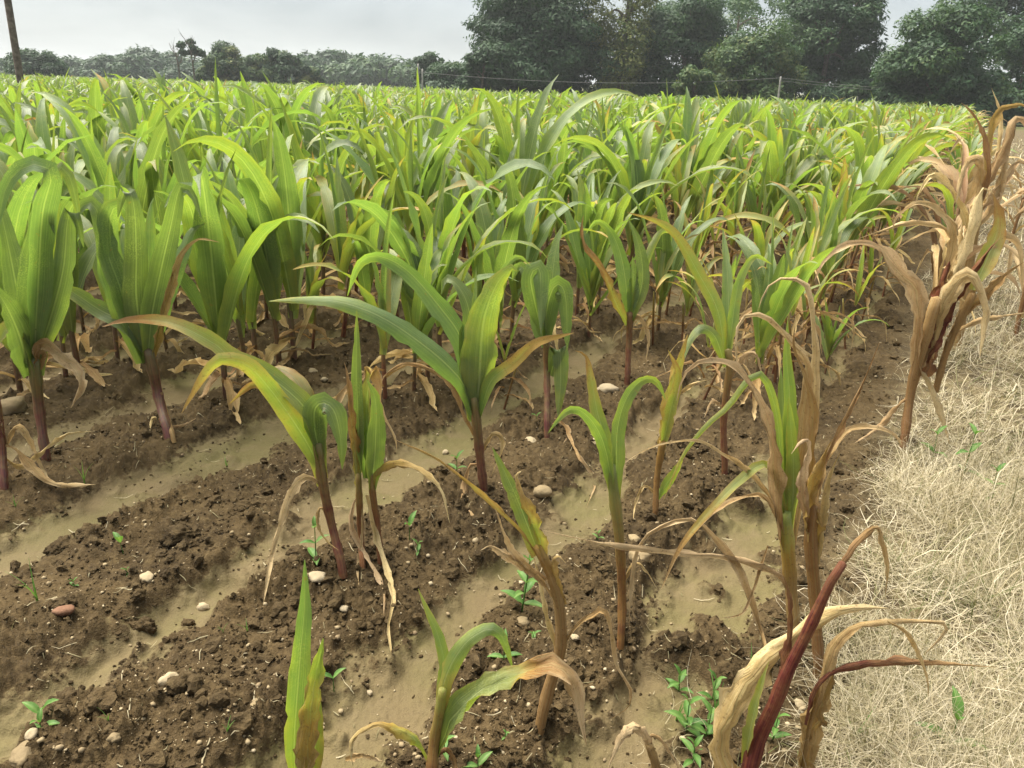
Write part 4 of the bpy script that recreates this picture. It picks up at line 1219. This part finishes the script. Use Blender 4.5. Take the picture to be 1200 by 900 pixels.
for q in [(44, 705, 40, 3, 'tuft of thin grass on the ridge crown'), (100, 570, 30, 3, 'grass sprout below the straw spilled stump'), (262, 745, 16, 4, 'short yellow green sprout on the furrow rim'),
          (290, 740, 22, 2, 'fine grass sprout near the furrow rim'), (20, 600, 14, 4, 'grass sprout at the first furrow'), (265, 540, 16, 6, 'low grass tuft in the wet furrow'),
          (838, 840, 50, 7, 'grass tuft among the weeds in the silt'), (795, 830, 40, 5, 'thin grass beside the weeds in the silt'), (130, 858, 22, 3, 'sprout on the near ridge by the dark clod'),
          (270, 880, 16, 4, 'faint sprout on the near ridge'), (880, 795, 40, 5, 'grass tuft between the withering maize and the verge'), (1000, 870, 40, 8, 'green tuft pushing through the straw near the bottom edge')]:
    tuft(*q)

# ------------------------------------------------------------------ trees and poles beyond the field
def az_of(px, py=100):
    d = ray(px, py); return math.atan2(d[0], d[1])
def top_height(px, py, dist):
    d = ray(px, py); return CH + dist * d[2] / math.hypot(d[0], d[1])

def crown_mesh(W, H, base, lobes, nf, leaf, tone, shape='dome', gaps=0.0, spread=0.12):
    """many small bent leaf sprays on lobes; W, H size of the tree, base height where the crown starts"""
    V, T_, C = [], [], []
    cen = []
    lobes = int(lobes * 1.5)
    for i in range(lobes):
        if shape == 'dome':
            a = rng.uniform(0, 6.28); e = math.asin(rng.uniform(0, 1) ** 0.8)
            rr = rng.uniform(0.50, 0.90)
            c = (math.cos(e) * math.cos(a) * W / 2 * rr, math.cos(e) * math.sin(a) * W / 2 * rr, base + (H - base) * (0.10 + 0.80 * rr * math.sin(e) / 0.9))
            rad = W * rng.uniform(0.10, 0.19)
            sq = rng.uniform(0.45, 0.75)
        elif shape == 'flat':
            a = rng.uniform(0, 6.28); rr = math.sqrt(rng.uniform(0, 1)) * 0.9
            c = (math.cos(a) * W / 2 * rr, math.sin(a) * W / 2 * rr, H - (H - base) * (0.2 + 0.5 * rr ** 2) + rng.normal(0, 0.3))
            rad = W * rng.uniform(0.10, 0.15); sq = 0.32
        elif shape == 'column':
            q = rng.uniform(0, 1); a = rng.uniform(0, 6.28); rr = rng.uniform(0.2, 0.75) * math.sin(math.pi * (0.12 + 0.8 * q)) ** 0.6
            c = (math.cos(a) * W / 2 * rr, math.sin(a) * W / 2 * rr, base + (H - base) * (0.05 + 0.9 * q))
            rad = W * rng.uniform(0.14, 0.24); sq = 0.9
        else:                                       # rounded to the ground
            a = rng.uniform(0, 6.28); q = rng.uniform(0, 1); w = math.sqrt(max(1 - (q * 1.25 - 0.35) ** 2, 0.05))
            rr = rng.uniform(0.45, 0.88) * w
            c = (math.cos(a) * W / 2 * rr, math.sin(a) * W / 2 * rr, base + (H - base) * (0.08 + 0.80 * q))
            rad = W * rng.uniform(0.10, 0.20); sq = 0.7
        cen.append((*c, rad, sq, rng.normal(0, spread)))
    cen = np.array(cen)
    nf = int(nf * 1.8)
    pick = rng.choice(len(cen), nf, p=cen[:, 3] ** 2 / (cen[:, 3] ** 2).sum())
    dirs = norm(rng.normal(size=(nf, 3)))
    rad = np.power(rng.uniform(0.15, 1, nf), 0.30) * (1 + 0.22 * np.sin(dirs[:, 0] * 7 + pick) * np.cos(dirs[:, 2] * 6 + pick * 2) + rng.normal(0, 0.08, nf))
    p = cen[pick, :3] + dirs * (cen[pick, 3] * rad)[:, None] * np.stack([np.ones(nf), np.ones(nf), cen[pick, 4]], 1)
    keep = p[:, 2] > 0.25
    if gaps:
        keep &= perlin(p[:, 0] / W * 9 + 5, p[:, 2] / W * 9 + p[:, 1] / W * 5, 70) > (gaps - 0.5)
    p, dirs, pick = p[keep], dirs[keep], pick[keep]
    n = len(p)
    nn = norm(dirs * 0.8 + np.array((0, 0, 0.55)) + rng.normal(0, 0.38, (n, 3)))
    A = norm(np.cross(nn, rng.normal(size=(n, 3)))); B = np.cross(nn, A)
    l = (leaf * 1.16 * rng.uniform(0.6, 1.4, n))[:, None]
    v = np.stack([p - A * l, p - B * l * 0.42 - nn * l * 0.10, p + A * l - nn * l * 0.25, p + B * l * 0.42 - nn * l * 0.10], 1).reshape(-1, 3)
    f = (np.arange(n) * 4)[:, None] + np.array([[0, 1, 2, 3]])
    tn = np.repeat(np.clip(tone + cen[pick, 5] + rng.normal(0, 0.10, n), 0, 1), 4)
    me = mesh_from('crown', v, f, None, {'tone': tn}, smooth=False)
    me.materials.append(M_CROWN)
    return me, cen

def trunk_mesh(H, base, cen, r0, forks=7):
    a = Acc()
    top = np.array((rng.normal(0, 0.03) * H, rng.normal(0, 0.03) * H, base + (H - base) * 0.55))
    P = spline(np.array([(0, 0, -0.2), (0.02 * H * rng.normal(), 0.02 * H * rng.normal(), base * 0.6), top]), 10)
    v, f, uv, cap = tube(P, np.linspace(r0, r0 * 0.35, 10) * np.r_[1.35, np.ones(9)], 9)
    a.add(v, f, uv)
    if len(cen):
        for i in rng.choice(len(cen), min(forks, len(cen)), replace=False):
            s0 = P[int(rng.integers(4, 9))]
            e = cen[i, :3]
            mid = (s0 + e) / 2 + np.array((0, 0, 0.06 * H))
            Q = spline(np.array([s0, mid, e]), 8)
            v, f, uv, cap = tube(Q, np.linspace(r0 * 0.4, r0 * 0.08, 8), 6)
            a.add(v, f, uv)
    return a.mesh('trunk', M_BARK)

TREE_CACHE = {}
def tree(px, dist, W, H, label, shape='dome', base=None, lobes=26, nf=9000, leaf=0.30, tone=0.3, gaps=0.0, cat='tree', group='trees beyond the field', key=None, r0=None, name='broadleaf_tree', spread=0.12):
    az = az_of(px)
    x, y = dist * math.sin(az), dist * math.cos(az)
    base = H * 0.22 if base is None else base
    sc = 1.0
    if key and key in TREE_CACHE:
        cm, tm, H0 = TREE_CACHE[key]; sc = H / H0
    else:
        cm, cen = crown_mesh(W, H, base, lobes, nf, leaf, tone, shape, gaps, spread)
        tm = trunk_mesh(H, base, cen, r0 or H * 0.028)
        if key: TREE_CACHE[key] = (cm, tm, H)
    root = thing(name, (x, y, 0.0 + 0.012 * max(dist - 120, 0) * (1 if az < 0 else 0)), label, cat, group, rng.uniform(0, 6.28), sc)
    link('crown', cm, root); link('trunk', tm, root)
    return root

def pxw(w, dist): return w / F * dist * 0.98
TD = 74
tree(632, TD, pxw(172, TD), 12.4, 'huge dark spreading tree towering over the field edge', 'dome', 1.6, 46, 36100, .16, .20, spread=.10)
tree(566, TD - 4, pxw(52, TD), 6.4, 'drooping side tree at the flank of the huge dark tree', 'dome', 1.2, 18, 7700, .14, .30, gaps=.35)
tree(727, TD - 2, pxw(84, TD), 13.8, 'tall slender yellowish tree next to the huge dark tree', 'column', 1.5, 34, 14250, .13, .93, gaps=.34, spread=.05)
tree(797, TD + 2, pxw(118, TD), 11.2, 'dark tree with layered boughs beyond the yellowish one', 'dome', 1.2, 34, 20900, .15, .28, spread=.16)
tree(855, TD + 22, pxw(210, TD + 22), 12.6, 'flat topped airy tree spreading between two dark crowns', 'flat', 7.0, 30, 12350, .15, .42, gaps=.42, r0=.28)
tree(815, TD - 10, pxw(54, TD - 10), 3.9, 'small bright bush in front of the layered dark tree', 'round', .2, 16, 5720, .13, .64, cat='bush', name='bush')
tree(884, TD - 4, pxw(104, TD - 4), 7.3, 'mid green rounded tree below the flat topped one', 'round', .6, 30, 17100, .14, .58)
tree(966, TD + 3, pxw(108, TD), 12.0, 'dense dark tree beside the gap of sky', 'round', 1.0, 40, 22800, .15, .26, gaps=.18)
tree(930, TD + 7, pxw(80, TD), 13.0, 'tall dark tree rising behind the wire post', 'dome', 2.0, 24, 11400, .15, .32, gaps=.30)
tree(1098, TD - 6, pxw(112, TD - 6), 8.2, 'broad rounded tree to the verge side of the sky gap', 'round', .3, 36, 22800, .14, .38)
tree(1142, TD + 12, pxw(150, TD + 12), 13.6, 'high airy crown standing behind the broad rounded tree', 'dome', 4.5, 30, 15200, .15, .36, gaps=.36)
tree(1196, TD + 2, pxw(90, TD), 8.6, 'loose crowned tree at the frame edge above the straw maize', 'round', .4, 24, 12350, .14, .36, gaps=.28)
tree(1250, TD + 2, pxw(120, TD), 10.5, 'outermost tree of the windbreak, past the straw maize', 'round', .4, 24, 9500, .15, .34)
tree(1022, TD + 14, pxw(60, TD), 4.2, 'low pale bush in the gap between the tall trees', 'round', .2, 14, 5720, .14, .62, cat='bush', name='bush')
sh_lab = ['under the huge dark tree', 'at the foot of the huge dark tree', 'under the yellowish tree', 'below the layered dark tree', 'beside the small bright bush', 'by the wire post',
          'below the dense dark tree', 'in front of the sky gap', 'at the foot of the broad rounded tree', 'between the broad and the loose crowned tree', 'under the loose crowned tree', 'where the windbreak meets the far grove', 'under the flank of the huge tree']
for i, px in enumerate((600, 660, 722, 775, 850, 915, 975, 1012, 1075, 1150, 1200, 520, 560)):
    tree(px, TD - 1 + 3 * (i % 3), pxw(72, TD), 2.9 + 0.5 * (i % 3), 'dark undergrowth shrub ' + sh_lab[i], 'round', .1, 16, 5720, .14, .22, cat='shrub', group='shrubs under the windbreak', key='shrub%d' % (i % 3), name='shrub')
# the middle grove
tree(508, 95, pxw(48, 95), top_height(508, 54, 95), 'grove tree with tiered crown beside the twin posts', 'dome', 1.0, 18, 7920, .16, .30, gaps=.2, group='trees of the far grove')
tree(535, 90, pxw(44, 90), top_height(535, 72, 90), 'olive bushy tree between twin posts and huge tree', 'round', .3, 16, 6600, .15, .58, group='trees of the far grove')
for px, tp, w, tone, lab in [(268, 50, 56, .48, 'brownish grove tree next to the palm like one'), (303, 62, 46, .62, 'russet grove tree in the middle of its clump'), (334, 56, 54, .34, 'dark pointed grove tree of the clump'), (362, 76, 34, .68, 'reddish low grove tree ending the clump'), (248, 76, 34, .6, 'low olive grove tree behind the palm like one')]:
    tree(px, 98, pxw(w, 98), top_height(px, tp, 98), lab, 'round', .3, 22, 9240, .16, tone, gaps=.12, group='trees of the far grove', spread=.2)
tree(46, 105, pxw(56, 105), top_height(46, 60, 105), 'round dark tree just past the leaning pole', 'round', .3, 22, 9240, .17, .24, group='trees of the far grove')
# the far tree line
fars = [(-30, 66, 60), (6, 70, 40), (85, 74, 50), (112, 71, 52), (140, 70, 50), (163, 63, 40), (182, 66, 36), (205, 72, 44), (228, 76, 40), (380, 66, 36), (398, 72, 44), (424, 70, 40), (440, 76, 36), (455, 76, 44), (476, 80, 40), (492, 78, 36), (350, 74, 40), (60, 80, 46), (310, 78, 46), (545, 78, 44), (-60, 68, 60)]
fl = ['beyond the frame side of the pole', 'showing beside the leaning pole', 'next to the round dark tree', 'low in the middle of the line', 'with a level top', 'with a knobbly top', 'spreading above its neighbours', 'behind the bare tree', 'behind the palm like tree',
      'with a tall narrow head past the grove', 'behind the reddish grove tree', 'domed and standing alone', 'in a dip of the line', 'domed next to the dip', 'small and dark near the twin posts', 'just behind the twin posts', 'peeping over the clump', 'behind the round dark tree', 'behind the russet grove tree', 'behind the olive bushy tree', 'last before the frame edge']
for i, (px, tp, w) in enumerate(fars):
    dist = 165 + 12 * (i % 4)
    tree(px, dist, pxw(w, dist) * 1.25, top_height(px, tp, dist) - 0.012 * (dist - 120), 'distant hazy tree ' + fl[i], 'round' if i % 3 else 'dome', .4, 16, 4180, .34, .12 + .12 * (i % 3), group='trees on the far skyline', key='far%d' % (i % 5), spread=.1)
# the ragged palm like tree and the bare tree
def bare_tree(px, dist, H, label, crown=False, name='bare_tree'):
    az = az_of(px); x, y = dist * math.sin(az), dist * math.cos(az)
    root = thing(name, (x, y, 0), label, 'tree', 'trees of the far grove')
    P = spline(np.array([(0, 0, -.2), (.1, 0, H * .4), (-.05, .05, H * .75)]), 10)
    a = Acc(); v, f, uv, cap = tube(P, np.linspace(.14, .06, 10), 7); a.add(v, f, uv)
    link('trunk', a.mesh('trunk', M_BARK), root)
    for i in range(9 if crown else 6):
        s0 = P[int(rng.integers(6, 10))]; an = rng.uniform(0, 6.28); l = H * rng.uniform(.2, .34)
        e = s0 + np.array((math.cos(an) * l * .55, math.sin(an) * l * .55, l * rng.uniform(.4, 1.0)))
        a = Acc(); v, f, uv, cap = tube(spline(np.array([s0, (s0 + e) / 2 + rng.normal(0, .12, 3), e]), 7), np.linspace(.05, .015, 7), 5); a.add(v, f, uv)
        for j in range(3):
            b0 = s0 + (e - s0) * rng.uniform(.4, .9); e2 = b0 + rng.normal(0, .35, 3) + (0, 0, .4)
            v, f, uv, cap = tube(spline(np.array([b0, e2]), 4), np.linspace(.02, .01, 4), 4); a.add(v, f, uv)
        link('branch', a.mesh('branch', M_BARK), root)
    if crown:
        cm, cen = crown_mesh(2.6, H * .92, H * .62, 9, 1500, .22, .2, 'round', .25)
        link('crown', cm, root)
bare_tree(228, 96, top_height(228, 36, 96), 'ragged palm like tree with bare twigs above its crown', True, 'ragged_tree')
bare_tree(211, 99, top_height(203, 46, 99), 'leafless grey tree beside the ragged palm like one')

def pole(px, pbase, ptop, dist, r, mat, label, name, cat, H=None, group=None, x_top=None):
    d = ray(px, pbase); t = dist / d[1]
    x, y = (EYE + d * t)[:2]
    dt = ray(x_top if x_top is not None else px, ptop); q = EYE + dt * (dist / dt[1])
    root = thing(name, (x, y, 0), label, cat, group)
    base_pt = np.array((0, 0, -.3)); 
    pb = EYE + ray(px, pbase) * (dist / ray(px, pbase)[1])
    dirv = (q - pb); 
    foot = pb - dirv * ((pb[2] + .3) / max(dirv[2], 1e-3))
    head = q if H is None else pb + dirv * ((H - pb[2]) / dirv[2])
    off = np.array((x, y, 0))
    P = spline(np.array([foot - off, head - off]), 8)
    a = Acc(); v, f, uv, cap = tube(P, np.linspace(r, r * .82, 8), 10); a.add(v, f, uv)
    a.t.append(cap)
    link('shaft', a.mesh('shaft', mat), root)
    return root, head
lp, lh = pole(23, 88, 0, 26, .115, M_POLE, 'weathered wooden pole leaning outward above the maize', 'utility_pole', 'pole', 7.5, None, 9)
a = Acc(); v, f, uv, cap = tube(np.array([lh - np.array(lp.location) + (0, 0, -.25), lh - np.array(lp.location) + (-.9, .2, -.2)]), .05, 8); a.add(v, f, uv); a.t.append(cap)
link('crossarm', a.mesh('crossarm', M_POLE), lp)
pr_, ph_ = pole(911, 124, 90, 62, .085, M_POST, 'pale wire post standing alone before the dark trees', 'wire_post', 'post', None, 'wire posts at the field edge', 915)
p2_, p2h = pole(490, 104, 75, 60, .075, M_POST, 'taller of the twin pale posts before the grove', 'wire_post', 'post', None, 'wire posts at the field edge', 490)
pole(495, 104, 81, 61, .07, M_POST, 'shorter of the twin pale posts before the grove', 'wire_post', 'post', None, 'wire posts at the field edge', 495)
p3_, p3h = pole(1236, 140, 104, 62, .085, M_POST, 'wire post past the frame edge before the outermost tree', 'wire_post', 'post', None, 'wire posts at the field edge', 1240)
pole(1005, 128, 113, 66, .06, M_POST, 'short stake in front of the gap in the trees', 'stake', 'stake', None, 'stakes by the gap in the trees')
pole(1028, 129, 111, 66, .06, M_POST, 'second short stake, nearer the broad rounded tree', 'stake', 'stake', None, 'stakes by the gap in the trees')
def wire(p, q, sag, label):
    t = np.linspace(0, 1, 30)[:, None]
    P = p + (q - p) * t; P[:, 2] -= sag * 4 * (t * (1 - t))[:, 0]
    a = Acc(); v, f, uv, cap = tube(P, .014, 5); a.add(v - P[0], f, uv)
    o = link('wire', a.mesh('wire', M_WIRE), None, label, 'wire', 'wires along the field edge'); o.location = P[0]
wire(p2h + (0, 0, -.55), ph_ + (0, 0, -.08), .55, 'thin wire slung from the twin posts to the lone wire post')
wire(ph_ + (0, 0, -.08), p3h + (0, 0, -.2), .38, 'upper thin wire running on from the lone wire post')
wire(ph_ + (0, 0, -.28), p3h + (0, 0, -.55), .30, 'lower thin wire running on from the lone wire post')

# ------------------------------------------------------------------ damp air
def haze():
    mt, t = new_mat('haze'); b = NB(t)
    vol = t.nodes.new('ShaderNodeVolumePrincipled')
    vol.inputs['Color'].default_value = (0.93, 0.96, 1.0, 1)
    vol.inputs['Density'].default_value = 0.0006
    vol.inputs['Anisotropy'].default_value = 0.2
    b.n('ShaderNodeOutputMaterial', Volume=vol.outputs[0])
    x0, x1, y0, y1, z0, z1 = -1900, 1900, -1900, 1900, -1.5, 26
    v = np.array([(x0, y0, z0), (x1, y0, z0), (x1, y1, z0), (x0, y1, z0), (x0, y0, z1), (x1, y0, z1), (x1, y1, z1), (x0, y1, z1)])
    f = np.array([(0, 3, 2, 1), (4, 5, 6, 7), (0, 1, 5, 4), (1, 2, 6, 5), (2, 3, 7, 6), (3, 0, 4, 7)])
    me = mesh_from('haze', v, f, None, None, False); me.materials.append(mt)
    link('haze', me, kind='stuff')
haze()

# ------------------------------------------------------------------ earth drawn up round the stem bases
def heaps():
    a = Acc()
    for x0, y0 in HERO_SPOTS:
        for _ in range(46):
            r = abs(rng.normal(0, 0.045)) + 0.006; an = rng.uniform(0, 6.28)
            x, y = x0 + r * math.cos(an), y0 + r * math.sin(an)
            rad = rng.uniform(0.004, 0.012)
            v, f = lump(ICO1, rad, 0.75, 0.6)
            a.add(v + (x, y, hgt(x, y) + max(0.024 - r * 0.4, 0) * rng.uniform(0.2, 1)), f)
    link('stem_foot_crumbs', a.mesh('stem_foot_crumbs', M_CRUMB, False), kind='stuff')
heaps()
